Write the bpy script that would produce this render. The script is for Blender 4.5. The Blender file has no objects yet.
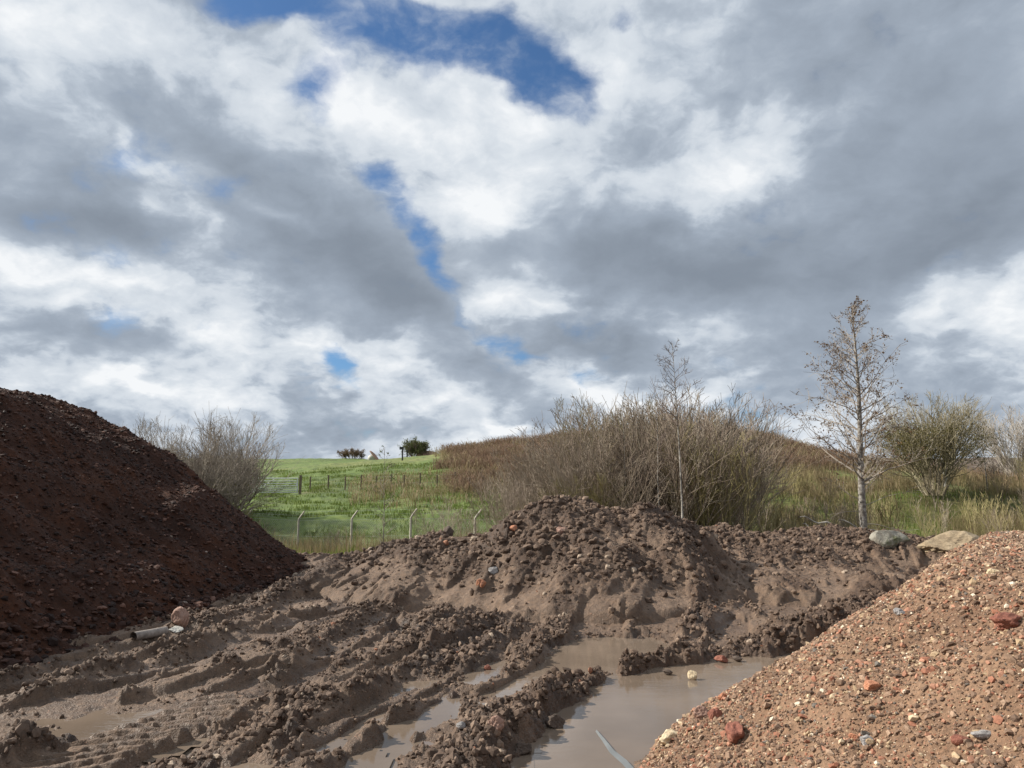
import bpy, math, random
import numpy as np
from mathutils import Vector, Matrix, Euler

random.seed(7)
RNG = np.random.default_rng(11)
S = bpy.context.scene
COL = S.collection

# ------------------------------------------------------------------ camera
F = 739.0
EYE = 1.65
PITCH = math.atan((500 - 384) / F)
cam_d = bpy.data.cameras.new('camera')
cam = bpy.data.objects.new('camera', cam_d)
COL.objects.link(cam)
cam.location = (0, 0, EYE)
cam.rotation_euler = (math.radians(90) + PITCH, 0, 0)
cam_d.sensor_width = 36
cam_d.lens = F / 1024 * 36
cam_d.clip_start = 0.05
cam_d.clip_end = 6000
S.camera = cam


def ray(px, py):
    a = (px - 512) / F
    b = (384 - py) / F
    return np.array([a, math.cos(PITCH) - b * math.sin(PITCH), math.sin(PITCH) + b * math.cos(PITCH)])


def flat(px, py, z=0.0):
    """where the sight line of a pixel meets level z"""
    r = ray(px, py)
    t = (z - EYE) / r[2]
    return (r[0] * t, r[1] * t)


def at(px, py, d):
    """point at forward distance d"""
    r = ray(px, py)
    t = d / r[1]
    return np.array([r[0] * t, d, EYE + r[2] * t])


# ------------------------------------------------------------------ noise
def _hash(ix, iy, seed):
    h = (ix.astype(np.int64) * 374761393 + iy.astype(np.int64) * 668265263 + seed * 974711) & 0xFFFFFFFF
    h = ((h ^ (h >> 13)) * 1274126177) & 0xFFFFFFFF
    h = h ^ (h >> 16)
    return h


def rnd(ix, iy, seed):
    return (_hash(ix, iy, seed) & 0xFFFF).astype(np.float32) / 65535.0


def perlin(x, y, seed=0):
    ix = np.floor(x); iy = np.floor(y)
    fx = (x - ix).astype(np.float32); fy = (y - iy).astype(np.float32)
    ix = ix.astype(np.int64); iy = iy.astype(np.int64)
    u = fx * fx * fx * (fx * (fx * 6 - 15) + 10)
    v = fy * fy * fy * (fy * (fy * 6 - 15) + 10)

    def g(dx, dy):
        a = rnd(ix + dx, iy + dy, seed) * (2 * math.pi)
        return np.cos(a) * (fx - dx) + np.sin(a) * (fy - dy)
    n0 = g(0, 0) * (1 - u) + g(1, 0) * u
    n1 = g(0, 1) * (1 - u) + g(1, 1) * u
    return (n0 * (1 - v) + n1 * v) * 1.4


def fbm(x, y, octv=4, seed=0, gain=0.5, lac=2.03):
    s = 0; a = 1
    for o in range(octv):
        s = s + a * perlin(x * lac ** o + 17.3 * o, y * lac ** o - 9.1 * o, seed + o * 13)
        a *= gain
    return s


def lumps(x, y, size, seed, prob=0.8, rmin=.25, rmax=.62, flatk=.8):
    """irregular rounded clods of earth, height in metres"""
    wx = x / size + .28 * perlin(x / size * 1.7, y / size * 1.7, seed + 5)
    wy = y / size + .28 * perlin(x / size * 1.7 + 31, y / size * 1.7, seed + 6)
    ix = np.floor(wx).astype(np.int64); iy = np.floor(wy).astype(np.int64)
    h = np.zeros_like(wx, dtype=np.float32)
    for dx in (-1, 0, 1):
        for dy in (-1, 0, 1):
            cx = ix + dx; cy = iy + dy
            jx = cx + rnd(cx, cy, seed); jy = cy + rnd(cx, cy, seed + 1)
            r = rmin + (rmax - rmin) * rnd(cx, cy, seed + 2) ** 2
            r = np.where(rnd(cx, cy, seed + 3) < prob, r, 0.02)
            d2 = (wx - jx) ** 2 + (wy - jy) ** 2
            h = np.maximum(h, np.sqrt(np.maximum(0, r * r - d2)))
    return h * size * flatk


def sstep(a, b, x):
    t = np.clip((x - a) / (b - a), 0, 1)
    return t * t * (3 - 2 * t)


def poly_path(x, y, pts):
    """signed distance across, and length along, an open polyline"""
    best = np.full(x.shape, 1e9, np.float32); sg = np.zeros(x.shape, np.float32); al = np.zeros(x.shape, np.float32)
    s0 = 0
    for (ax, ay), (bx, by) in zip(pts[:-1], pts[1:]):
        vx, vy = bx - ax, by - ay
        L = math.hypot(vx, vy)
        t = np.clip(((x - ax) * vx + (y - ay) * vy) / (L * L), 0, 1)
        dx = x - ax - t * vx; dy = y - ay - t * vy
        d = np.sqrt(dx * dx + dy * dy)
        m = d < best
        side = np.sign(vx * (y - ay) - vy * (x - ax))
        best = np.where(m, d, best); sg = np.where(m, side, sg); al = np.where(m, s0 + t * L, al)
        s0 += L
    return best, sg, al, s0


def poly_in(x, y, pts):
    """signed distance to a closed polygon, negative inside"""
    best = np.full(x.shape, 1e9, np.float32)
    ins = np.zeros(x.shape, bool)
    n = len(pts)
    for i in range(n):
        ax, ay = pts[i]; bx, by = pts[(i + 1) % n]
        vx, vy = bx - ax, by - ay
        t = np.clip(((x - ax) * vx + (y - ay) * vy) / (vx * vx + vy * vy), 0, 1)
        d = np.hypot(x - ax - t * vx, y - ay - t * vy)
        best = np.minimum(best, d)
        c = ((ay > y) != (by > y)) & (x < (bx - ax) * (y - ay) / ((by - ay) + 1e-12) + ax)
        ins ^= c
    return np.where(ins, -best, best)


# ------------------------------------------------------------------ site layout
def P(*pp):
    return [flat(a, b) for a, b in pp]


PUD = [  # (outline, depth, water level)
    (P((495, 800), (510, 750), (548, 708), (600, 680), (655, 664), (720, 655), (800, 648), (850, 638), (860, 660), (790, 672), (745, 690), (715, 712), (690, 722), (668, 735), (640, 748), (625, 800)), .17, -.055),
    (P((540, 668), (550, 645), (585, 634), (645, 633), (680, 642), (662, 655), (625, 664), (590, 672), (555, 674)), .15, -.055),
    (P((315, 790), (355, 750), (390, 722), (428, 700), (456, 692), (450, 706), (424, 726), (402, 750), (390, 790)), .12, -.05),
    (P((462, 678), (476, 662), (502, 655), (508, 662), (492, 674), (472, 684)), .12, -.05),
    (P((30, 742), (65, 722), (110, 713), (158, 708), (150, 724), (118, 736), (70, 744)), .07, -.018),
    (P((175, 765), (240, 755), (290, 762), (260, 790), (180, 790)), .10, -.035),
    (P((386, 630), (398, 621), (414, 624), (406, 634)), .12, -.05),
    (P((512, 610), (540, 602), (556, 606), (540, 616), (520, 620)), .05, -.07),
]
RUT = [  # (path, half width, depth, berm height, clod strength)
    (P((-60, 735), (0, 702), (80, 668), (180, 640), (300, 606)), .16, .10, .05, .5),
    (P((60, 700), (150, 672), (240, 640), (330, 612), (384, 594)), .20, .12, .15, .6),
    (P((140, 768), (215, 712), (290, 690), (345, 645), (384, 618), (450, 600)), .20, .12, .12, 1.0),
    (P((300, 768), (358, 716), (405, 692), (443, 664), (480, 640), (560, 606)), .20, .09, .15, 1.0),
    (P((400, 650), (455, 627), (512, 596), (590, 580)), .20, .13, .16, .8),
    (P((430, 800), (470, 740), (520, 700), (575, 670)), .08, .02, .07, 1.0),
    (P((600, 672), (660, 655), (700, 640), (760, 600)), .07, .03, .06, 1.0),
    (P((560, 600), (640, 572), (700, 560)), .12, .05, .08, .7),
    (P((694, 644), (702, 620), (712, 590)), .08, .04, .10, 1.0),
]
BERM = [  # free standing ridges of churned clods: path, width, height
    (P((455, 790), (478, 745), (510, 714), (560, 690), (600, 678)), .23, .11),
    (P((430, 668), (470, 650), (510, 628)), .30, .10),
    (P((395, 655), (430, 640), (452, 622)), .26, .10),
    (P((620, 668), (655, 658), (690, 650)), .07, .05),
    (P((694, 636), (705, 605), (700, 590)), .18, .10),
    (P((700, 655), (790, 640), (850, 626)), .26, .06),
    (P((790, 640), (850, 625), (890, 600)), .40, .20),
    (P((250, 610), (320, 592), (330, 586)), .22, .20),
    (P((-40, 785), (30, 765), (90, 755)), .14, .05),
    (P((150, 655), (170, 652)), .18, .09),
]
TREAD = [P((30, 800), (95, 758), (170, 728), (262, 696))]


def far_z(x, y):
    d = np.maximum(y, 0.35 * np.abs(x)) + 0 * x
    z = np.interp(d, [0, 21, 25, 32, 41, 43, 45.5, 47.3, 60, 90, 150, 172, 300, 700, 3000],
                  [0, 0, -.35, -1.1, -1.35, -1.2, -.55, .45, 1.75, 4.3, 10.0, 10.4, 4.0, -6, -20])  # steep step behind the fence is an added bank, shaped for a shade band
    right = sstep(4, 14, x) * sstep(22, 30, d) * (1 - sstep(50, 70, d))
    z = z + right * .45
    z = z + (4.6 * np.exp(-.5 * ((x - 17) / 25) ** 2 - .5 * ((y - 95) / 20) ** 2)
             * (1 - .75 * sstep(30, 38, x)))
    z = z + 1.0 * np.exp(-.5 * ((x - 31.5) / 3.5) ** 2 - .5 * ((y - 90) / 12) ** 2)
    # the overgrown bank the tall grass stands on
    z = z + 1.2 * np.exp(-.5 * ((x - 26) / 12) ** 2 - .5 * ((y - 58) / 9) ** 2)
    f = sstep(20, 40, d)
    z = z + f * (.35 * fbm(x / 16, y / 16, 3, 91) + .09 * fbm(x / 2.5, y / 2.5, 3, 92))
    return z


def mound_h(x, y):
    wx = x + .5 * fbm(x / 2.2, y / 2.2, 3, 61); wy = y + .5 * fbm(x / 2.2 + 9, y / 2.2, 3, 62)

    def cone(cx, cy, rx, ry, h, p=1.25):
        r = np.sqrt(((wx - cx) / rx) ** 2 + ((wy - cy) / ry) ** 2)
        return h * np.clip(1 - np.sqrt(r * r + .03) / 1.0, 0, 1) ** p
    m = cone(1.25, 14.6, 3.5, 4.5, 2.10, 1.30)
    m2 = cone(2.6, 14.6, 1.7, 2.8, 1.70, .85)
    m3 = cone(4.6, 17.2, 4.2, 3.4, 1.10, .8)
    m4 = cone(8.6, 20.5, 5.0, 3.2, .95, .7)
    m5 = cone(-1.3, 15.6, 3.6, 4.2, 1.05, 1.0)
    m6 = cone(5.4, 14.6, 3.6, 3.6, .50, 1.1)
    m7 = cone(-4.3, 18.5, 3.6, 2.2, .30, .8)
    k = 6.0
    s = np.zeros_like(x, dtype=np.float64)
    for q in (m, m2, m3, m4, m5, m6, m7):
        s = s + np.maximum(q, 0) ** k
    return s ** (1 / k)


def ground_parts(x, y):
    """height and masks of the yard surface (mud), metres"""
    x = x.astype(np.float64); y = y.astype(np.float64)
    r = np.hypot(x, y)
    near = (1 - sstep(24, 29, np.maximum(y, r * .6)))
    z = np.zeros(x.shape); ul = x * .29 + y * .957; uc = x * .957 - y * .29
    lane = fbm(uc / .55 + .25 * np.sin(ul / 2.3), ul / 3.2, 3, 3)
    clod = .10 + .80 * sstep(.10, .46, lane + .5 * fbm(x / .45, y / .45, 4, 4))
    z += .045 * sstep(-.02, .16, lane) + .03 * sstep(.02, .05, lane)
    z += .035 * fbm(x / 1.6, y / 1.6, 3, 1) + .022 * np.abs(fbm(x / .5, y / .5, 3, 2))
    wet = np.zeros(x.shape)
    for pts, hw, dep, bh, cl in RUT:
        d, sg, al, L = poly_path(x, y, pts)
        wob = .10 * perlin(al * 1.1, al * 0 + hw * 90, 8) + .06 * fbm(x / .3, y / .3, 3, 9)
        t = d + wob
        end = sstep(0, .5, al) * (1 - sstep(L - .5, L, al))
        var = .65 + .6 * perlin(al * .9, al * 0 + 3.3, int(hw * 100) + int(bh * 1000))
        dep = dep * .62; bh = bh * .60
        z -= end * dep * np.exp(-(t / hw) ** 4)
        # one sided: the spoil is thrown mostly to the sun side
        brk = sstep(-.35, .35, fbm(x / .45, y / .45, 3, 19 + int(bh * 1000)))
        b = np.exp(-((t - hw * 1.45) / (hw * .55)) ** 2) * np.where(sg > 0, 1.0, .45) * (.25 + .85 * brk)
        z += end * bh * b * var
        clod = np.maximum(clod * (1 - .8 * end * np.exp(-(t / hw) ** 4)), end * cl * b)
        wet = np.maximum(wet, end * np.exp(-(t / hw) ** 4) * .7)
    for pts, w, h in BERM:
        d, sg, al, L = poly_path(x, y, pts)
        end = sstep(-.01, .3, al) * (1 - sstep(L - .3, L + .01, al)) * .5 + .5
        b = np.exp(-((d + .3 * w * perlin(al * 2.1, al * 0, 77)) / w) ** 2) * end
        z += h * b * (.75 + .6 * perlin(x * 1.7, y * 1.7, 78))
        clod = np.maximum(clod, np.minimum(1.2, 1.7 * b))
    flatm = sstep(.25, .55, fbm(x / 2.0 + 40, y / 2.0, 2, 33))
    clod = clod * (1 - .7 * flatm * (1 - sstep(.75, 1.0, clod)))
    for pts, dep, lev in PUD:
        cx = np.mean([p[0] for p in pts]); cy = np.mean([p[1] for p in pts])
        sd = np.full(x.shape, 9.0)
        sel = np.hypot(x - cx, y - cy) < 5
        if sel.any():
            xs = x[sel]; ys = y[sel]
            q = poly_in(xs, ys, pts) + .11 * fbm(xs * 2.6, ys * 2.6, 4, 21)
            sd[sel] = q
            wd = .11 if dep > .105 else .16
            z = z - (.05 if dep > .12 else .025) * np.exp(-(np.maximum(sd, 0) / .65) ** 2)
            k = 1 - sstep(-.03 - wd, wd, sd)
            z = z * (1 - .92 * k) - dep * k
            clod = clod * (1 - .8 * (1 - sstep(-.28, -.06, sd)))
            clod = np.maximum(clod, .65 * np.exp(-((sd - .10) / .12) ** 2) * sstep(-.2, .3, fbm(x / .6, y / .6, 3, 23)))
            wet = np.maximum(wet, .9 * (1 - sstep(-.02, .15, sd)))
    wet = np.maximum(wet, .55 * (1 - sstep(-.25, .05, lane)) + .25 * flatm)
    # the print of a driven tyre, pressed in last
    tm = np.zeros(x.shape)
    for pts in TREAD:
        d, sg, al, L = poly_path(x, y, pts)
        dn = d + .04 * fbm(x / .5, y / .5, 2, 12)
        m = (1 - sstep(.26, .34, dn)) * sstep(0, .15, al) * (1 - sstep(L - .3, L, al))
        ph = (al + .75 * d * sg) / .185
        lug = (sstep(-.22, .22, np.sin(ph * 2 * math.pi)) - .35) * .080
        gap = 1.0
        z = z * (1 - m) + m * (.01 + .02 * fbm(x / .6, y / .6, 2, 14) + lug * gap + .010 * fbm(x / .08, y / .08, 3, 15))
        z += .055 * np.exp(-((d - .40) / .07) ** 2) * sstep(0, .2, al) * (1 - sstep(L - .2, L, al)) * (.6 + .8 * fbm(x / .3, y / .3, 2, 16))
        tm = np.maximum(tm, m)
    clod = clod * (1 - tm) - .9 * tm
    return z, clod * near, wet, near


def clod_detail(x, y, clod, amp=1.0):
    off = sstep(-1, .05, clod)
    g = np.clip(clod, 0, 1.2)
    h = lumps(x, y, .34, 101, .5, flatk=.5) * sstep(.45, 1.0, g)
    h2 = lumps(x, y, .15, 111, .7, flatk=.8) * sstep(.25, .9, g)
    h3 = lumps(x, y, .07, 121, .8, flatk=.9) * (.12 + .88 * sstep(.1, .7, g))
    h4 = lumps(x, y, .036, 131, .8, flatk=.9) * (.45 + .55 * sstep(0, .5, g))
    f = .020 * fbm(x / .13, y / .13, 5, 141, .6) * (.35 + .8 * g) + .035 * g * np.abs(fbm(x / .09, y / .09, 3, 151))
    return off * (amp * (h * .55 + h2 * .6 + h3 * .6 + h4 * .75) + f)


def ground_z(x, y, masks=False):
    z, clod, wet, near = ground_parts(x, y)
    fine = np.zeros(x.shape)
    sel = (near > 0) & (np.abs(x) < 22)
    if sel.any():
        fine[sel] = clod_detail(x[sel], y[sel], clod[sel])
    fz = far_z(x, y)
    out = near * (z + fine) + fz
    # the spoil that lies over it is its own mesh: sink this sheet beneath it
    sel = (x > -9) & (x < 15) & (y > 8) & (y < 26)
    if masks:
        return out, clod, wet, near
    return out


def mound_z(x, y):
    z, clod, wet, near = ground_parts(x, y)
    m = mound_h(x, y)
    fl = sstep(.2, .5, fbm(x / 1.7 + 4, y / 1.7, 2, 45)) * (1 - sstep(.9, 1.3, m))
    c = np.maximum(clod, .95 * sstep(.1, .6, m)) * (1 - .65 * fl)
    g = z * (1 - .6 * sstep(.2, 1, m)) + far_z(x, y) * (1 - .5 * sstep(.1, .4, m))
    big = .10 * sstep(.2, .8, m) * fbm(x / .9, y / .9, 4, 71)
    out = g + m + big + clod_detail(x, y, c, 1.1)
    out = out - .30 * (1 - sstep(.0, .13, m))
    return out, m, c


def left_heap_z(x, y):
    wx = x + .35 * fbm(x / 2.5, y / 2.5, 3, 161); wy = y + .35 * fbm(x / 2.5 + 7, y / 2.5, 3, 162)
    A = (-11.6, 4.0); B = (-10.65, 15.4)
    d, sg, al, L = poly_path(wx, wy, [A, B])
    d = np.where(x > -11, d, d * 1.0)
    d = np.sqrt(d * d + 4.0) - 1.2
    h = 4.66 - .80 * d + .10 * fbm(x / .9, y / 4.0, 3, 172) - .13 * np.abs(fbm(x / 2.6 + .3 * y, y / .75, 4, 173)) * sstep(.3, 1.5, d)
    h = h + .10 * sstep(0, 2, d) * fbm(x / 1.2, y / 1.2, 3, 165)
    soft = .12
    h0 = h - 0
    slip = .05 * sstep(.0, .6, fbm(x / .8, y / .8, 3, 167))
    c = .35 + .4 * sstep(.0, .5, fbm(x / .9, y / .9, 3, 168))
    det = lumps(x, y, .11, 201, .7, flatk=.5) * c + lumps(x, y, .05, 211, .75, flatk=.55) + .02 * fbm(x / .3, y / .3, 4, 221)
    return h0 + slip + det - .12, d


def right_heap_z(x, y):
    wx = x + .14 * fbm(x / 1.4, y / 1.4, 3, 261); wy = y + .14 * fbm(x / 1.4 + 7, y / 1.4, 3, 262)
    T = flat(596, 768)
    T2 = flat(786, 656)
    vx, vy = T2[0] - T[0], T2[1] - T[1]
    L = math.hypot(vx, vy); vx /= L; vy /= L
    A = ((wx - T[0]) * vy - (wy - T[1]) * vx) * .70
    Bq = .62 * (wx - T[0]) + .12 * (wy - T[1])
    al = (wx - T[0]) * vx + (wy - T[1]) * vy
    cap = 1.30 - .03 * np.maximum(al - 6, 0) + 0 * wx
    cap = cap * (1 - sstep(14, 22, al))
    k = 14.0
    h = -np.log(np.exp(-k * np.clip(A, -2, 4)) + np.exp(-k * np.clip(Bq, -2, 4)) + np.exp(-k * cap)) / k
    h = h + .045 * fbm(x / .7, y / .7, 3, 265)
    det = lumps(x, y, .05, 301, .6, flatk=.4) + lumps(x, y, .02, 311, .8, flatk=.55) + .02 * fbm(x / .18, y / .18, 4, 321)
    return h + det - .06


def all_z(x, y):
    g = ground_z(x, y)
    m, mm, _ = mound_z(x, y)
    m = np.where((mm > .01) & (x > -9.5) & (x < 15) & (y > 8) & (y < 26), m, -9)
    l, d = left_heap_z(x, y)
    rr = right_heap_z(x, y)
    return np.maximum(np.maximum(g, m), np.maximum(np.where(x < 0, l, -9), np.where(x > 0, rr, -9)))


# ------------------------------------------------------------------ mesh helpers
def mesh_np(name, v, quads=None, tris=None, smooth=False):
    me = bpy.data.meshes.new(name)
    v = np.asarray(v, np.float32)
    me.vertices.add(len(v)); me.vertices.foreach_set('co', v.ravel())
    loops = []; starts = []; n = 0
    if quads is not None and len(quads):
        q = np.asarray(quads, np.int32); loops.append(q.ravel()); starts.append(np.arange(len(q)) * 4 + n); n += q.size
    if tris is not None and len(tris):
        t = np.asarray(tris, np.int32); loops.append(t.ravel()); starts.append(np.arange(len(t)) * 3 + n); n += t.size
    loops = np.concatenate(loops); starts = np.concatenate(starts)
    me.loops.add(len(loops)); me.loops.foreach_set('vertex_index', loops)
    me.polygons.add(len(starts)); me.polygons.foreach_set('loop_start', starts.astype(np.int32))
    me.update(calc_edges=True)
    if smooth:
        me.polygons.foreach_set('use_smooth', np.ones(len(starts), bool))
    else:
        me.polygons.foreach_set('use_smooth', np.zeros(len(starts), bool))
    return me


def attr(me, name, vals):
    a = me.attributes.new(name, 'FLOAT', 'POINT')
    a.data.foreach_set('value', np.asarray(vals, np.float32).ravel())


def obj(name, me, mat=None, parent=None, loc=(0, 0, 0), rot=(0, 0, 0)):
    o = bpy.data.objects.new(name, me)
    COL.objects.link(o)
    o.location = loc; o.rotation_euler = rot
    if parent is not None:
        o.parent = parent
    if mat is not None and me is not None and not me.materials:
        me.materials.append(mat)
    return o


def tag(o, label=None, cat=None, group=None, kind=None):
    if label: o['label'] = label
    if cat: o['category'] = cat
    if group: o['group'] = group
    if kind: o['kind'] = kind
    return o


def empty(name, loc, rz=0.0):
    o = bpy.data.objects.new(name, None)
    COL.objects.link(o)
    o.location = loc; o.rotation_euler = (0, 0, rz)
    return o


def copy_tree(o, parent=None):
    c = o.copy(); COL.objects.link(c)
    if parent is not None: c.parent = parent
    for ch in list(o.children):
        copy_tree(ch, c)
    return c


def grid_mesh(name, xs, ys, zf):
    X, Y = np.meshgrid(xs, ys)
    z = zf(X.ravel(), Y.ravel())
    ny, nx = X.shape
    idx = np.arange(nx * ny).reshape(ny, nx)
    q = np.stack([idx[:-1, :-1], idx[:-1, 1:], idx[1:, 1:], idx[1:, :-1]], -1).reshape(-1, 4)
    return X, Y, z, q


# ------------------------------------------------------------------ materials
def mat(name):
    m = bpy.data.materials.new(name)
    m.use_nodes = True
    nt = m.node_tree
    b = nt.nodes['Principled BSDF']
    return m, nt, b


def N(nt, typ, **kw):
    n = nt.nodes.new(typ)
    for k, v in kw.items():
        if k.startswith('i_'):
            n.inputs[k[2:].replace('_', ' ')].default_value = v
        else:
            setattr(n, k, v)
    return n


def noise(nt, vec, scale, detail=4, rough=.55, dist=0):
    n = nt.nodes.new('ShaderNodeTexNoise')
    n.inputs['Scale'].default_value = scale
    n.inputs['Detail'].default_value = detail
    n.inputs['Roughness'].default_value = rough
    n.inputs['Distortion'].default_value = dist
    if vec is not None: nt.links.new(vec, n.inputs['Vector'])
    return n.outputs['Fac']


def ramp(nt, fac, stops, interp='LINEAR'):
    r = nt.nodes.new('ShaderNodeValToRGB')
    r.color_ramp.interpolation = interp
    el = r.color_ramp.elements
    while len(el) < len(stops): el.new(.5)
    for e, (p, c) in zip(el, stops):
        e.position = p
        e.color = (*c, 1) if len(c) == 3 else c
    nt.links.new(fac, r.inputs[0])
    return r.outputs[0]


def mix(nt, fac, a, b, blend='MIX'):
    m = nt.nodes.new('ShaderNodeMix'); m.data_type = 'RGBA'; m.blend_type = blend
    for s, v in ((m.inputs[0], fac), (m.inputs[6], a), (m.inputs[7], b)):
        if hasattr(v, 'is_output'): nt.links.new(v, s)
        elif isinstance(v, (int, float)): s.default_value = v
        else: s.default_value = (*v, 1)
    return m.outputs[2]


def mth(nt, op, a, b=None, c=None, clamp=False):
    m = nt.nodes.new('ShaderNodeMath'); m.operation = op; m.use_clamp = clamp
    for i, v in enumerate((a, b, c)):
        if v is None: continue
        if hasattr(v, 'is_output'): nt.links.new(v, m.inputs[i])
        else: m.inputs[i].default_value = v
    return m.outputs[0]


def geo_pos(nt):
    return nt.nodes.new('ShaderNodeNewGeometry').outputs['Position']


def bump(nt, b, h, strength, dist):
    n = nt.nodes.new('ShaderNodeBump')
    n.inputs['Strength'].default_value = strength
    n.inputs['Distance'].default_value = dist
    nt.links.new(h, n.inputs['Height'])
    nt.links.new(n.outputs[0], b.inputs['Normal'])


def A(nt, name):
    a = nt.nodes.new('ShaderNodeAttribute'); a.attribute_name = name
    return a.outputs['Fac']


def isl(nt):
    return nt.nodes.new('ShaderNodeNewGeometry').outputs['Random Per Island']


def mat_mud(name, warm=0.0, grass=True):
    m, nt, b = mat(name)
    p = geo_pos(nt)
    n1 = noise(nt, p, 1.1, 5, .6)
    n2 = noise(nt, p, 14, 6, .65)
    n3 = noise(nt, p, 70, 3, .6)
    c = ramp(nt, n1, [(.30, (.132, .086, .056)), (.5, (.180, .121, .082)), (.7, (.238, .166, .117))])
    c2 = ramp(nt, n2, [(.3, (.50, .47, .45)), (.5, (.85, .83, .82)), (.72, (1.25, 1.2, 1.14))])
    c = mix(nt, .85, c, c2, 'MULTIPLY')
    # specks: gravel, brick dust, mortar crumbs trodden in
    v = nt.nodes.new('ShaderNodeTexVoronoi'); v.inputs['Scale'].default_value = 55; nt.links.new(p, v.inputs['Vector'])
    sp = ramp(nt, v.outputs['Color'], [(.0, (0, 0, 0)), (.80, (0, 0, 0)), (.84, (1, 1, 1))], 'LINEAR')
    near = ramp(nt, v.outputs['Distance'], [(.25, (1, 1, 1)), (.42, (0, 0, 0))])
    spm = mix(nt, 1.0, sp, near, 'MULTIPLY')
    spc = ramp(nt, v.outputs['Color'], [(.80, (.42, .33, .25)), (.87, (.36, .16, .09)), (.93, (.5, .44, .36)), (1, (.10, .08, .08))])
    c = mix(nt, mth(nt, 'MULTIPLY', spm, .75), c, spc)
    c = mix(nt, A(nt, 'churned'), c, mix(nt, 1.0, c, (.50, .45, .42), 'MULTIPLY'))
    w = A(nt, 'wet')
    c = mix(nt, w, c, mix(nt, 1.0, c, (.74, .69, .64), 'MULTIPLY'))
    if grass:
        g = A(nt, 'grass')
        f1 = noise(nt, p, .07, 4, .6); f2 = noise(nt, p, 1.3, 5, .7)
        gc = ramp(nt, f1, [(.32, (.085, .120, .026)), (.5, (.105, .160, .028)), (.66, (.155, .175, .050))])
        gd = ramp(nt, f2, [(.34, (.45, .48, .45)), (.5, (1, 1, 1)), (.66, (1.6, 1.35, 1.5))])
        gc = mix(nt, .9, gc, gd, 'MULTIPLY')
        # rough pasture: straw coloured
        s = A(nt, 'straw')
        f3 = noise(nt, p, .45, 5, .7)
        sc = ramp(nt, f3, [(.35, (.085, .070, .032)), (.5, (.150, .120, .052)), (.68, (.105, .120, .035))])
        gc = mix(nt, s, gc, sc)
        b2 = A(nt, 'bramble')
        f4 = noise(nt, p, .9, 5, .7)
        bc = ramp(nt, f4, [(.35, (.050, .034, .024)), (.55, (.105, .070, .048)), (.7, (.13, .10, .055))])
        gc = mix(nt, b2, gc, bc)
        c = mix(nt, g, c, gc)
    nt.links.new(c, b.inputs['Base Color'])
    ro = ramp(nt, n2, [(.3, (.62, .62, .62)), (.7, (.86, .86, .86))])
    ro = mix(nt, mth(nt, 'MULTIPLY', w, .85), ro, (.34, .34, .34))
    nt.links.new(ro, b.inputs['Roughness'])
    b.inputs['Specular IOR Level'].default_value = .42
    h = mth(nt, 'ADD', n2, mth(nt, 'MULTIPLY', n3, .45))
    bump(nt, b, h, 1.0, .04)
    return m


def mat_soil(name):
    m, nt, b = mat(name)
    p = geo_pos(nt)
    n1 = noise(nt, p, .6, 5, .6, .3); n2 = noise(nt, p, 20, 6, .7); n0 = noise(nt, p, 3.0, 5, .6)
    c = ramp(nt, n1, [(.3, (.026, .0095, .0045)), (.5, (.046, .0155, .006)), (.7, (.072, .025, .009))])
    c = mix(nt, .8, c, ramp(nt, n2, [(.3, (.45, .42, .42)), (.55, (1, 1, 1)), (.75, (1.6, 1.4, 1.3))]), 'MULTIPLY')
    c = mix(nt, .6, c, ramp(nt, n0, [(.3, (.6, .6, .62)), (.7, (1.3, 1.2, 1.15))]), 'MULTIPLY')
    top = A(nt, 'sunlit_crust')
    c = mix(nt, top, c, (.20, .115, .080))  # sunlit salmon patches near the crest, painted into the soil colour
    nt.links.new(c, b.inputs['Base Color'])
    b.inputs['Roughness'].default_value = .85
    b.inputs['Specular IOR Level'].default_value = .3
    bump(nt, b, n2, 1.0, .03)
    return m


def mat_rubble(name):
    m, nt, b = mat(name)
    p = geo_pos(nt)
    n1 = noise(nt, p, 1.6, 5, .6); n2 = noise(nt, p, 40, 5, .7)
    c = ramp(nt, n1, [(.3, (.175, .104, .066)), (.5, (.240, .148, .094)), (.7, (.31, .198, .128))])
    c = mix(nt, .85, c, ramp(nt, n2, [(.3, (.5, .48, .46)), (.5, (1, 1, 1)), (.72, (1.5, 1.4, 1.3))]), 'MULTIPLY')
    nt.links.new(c, b.inputs['Base Color'])
    b.inputs['Roughness'].default_value = .88
    b.inputs['Specular IOR Level'].default_value = .3
    bump(nt, b, n2, 1.0, .02)
    return m


def mat_bits(name, stops, rough=.8, bumpd=.004):
    """loose pieces, each piece its own colour"""
    m, nt, b = mat(name)
    p = geo_pos(nt)
    c = ramp(nt, isl(nt), stops, 'CONSTANT')
    n2 = noise(nt, p, 60, 4, .7)
    c = mix(nt, .8, c, ramp(nt, n2, [(.3, (.6, .58, .56)), (.55, (1, 1, 1)), (.75, (1.25, 1.22, 1.2))]), 'MULTIPLY')
    nt.links.new(c, b.inputs['Base Color'])
    b.inputs['Roughness'].default_value = rough
    b.inputs['Specular IOR Level'].default_value = .35
    bump(nt, b, n2, .6, bumpd)
    return m


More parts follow.
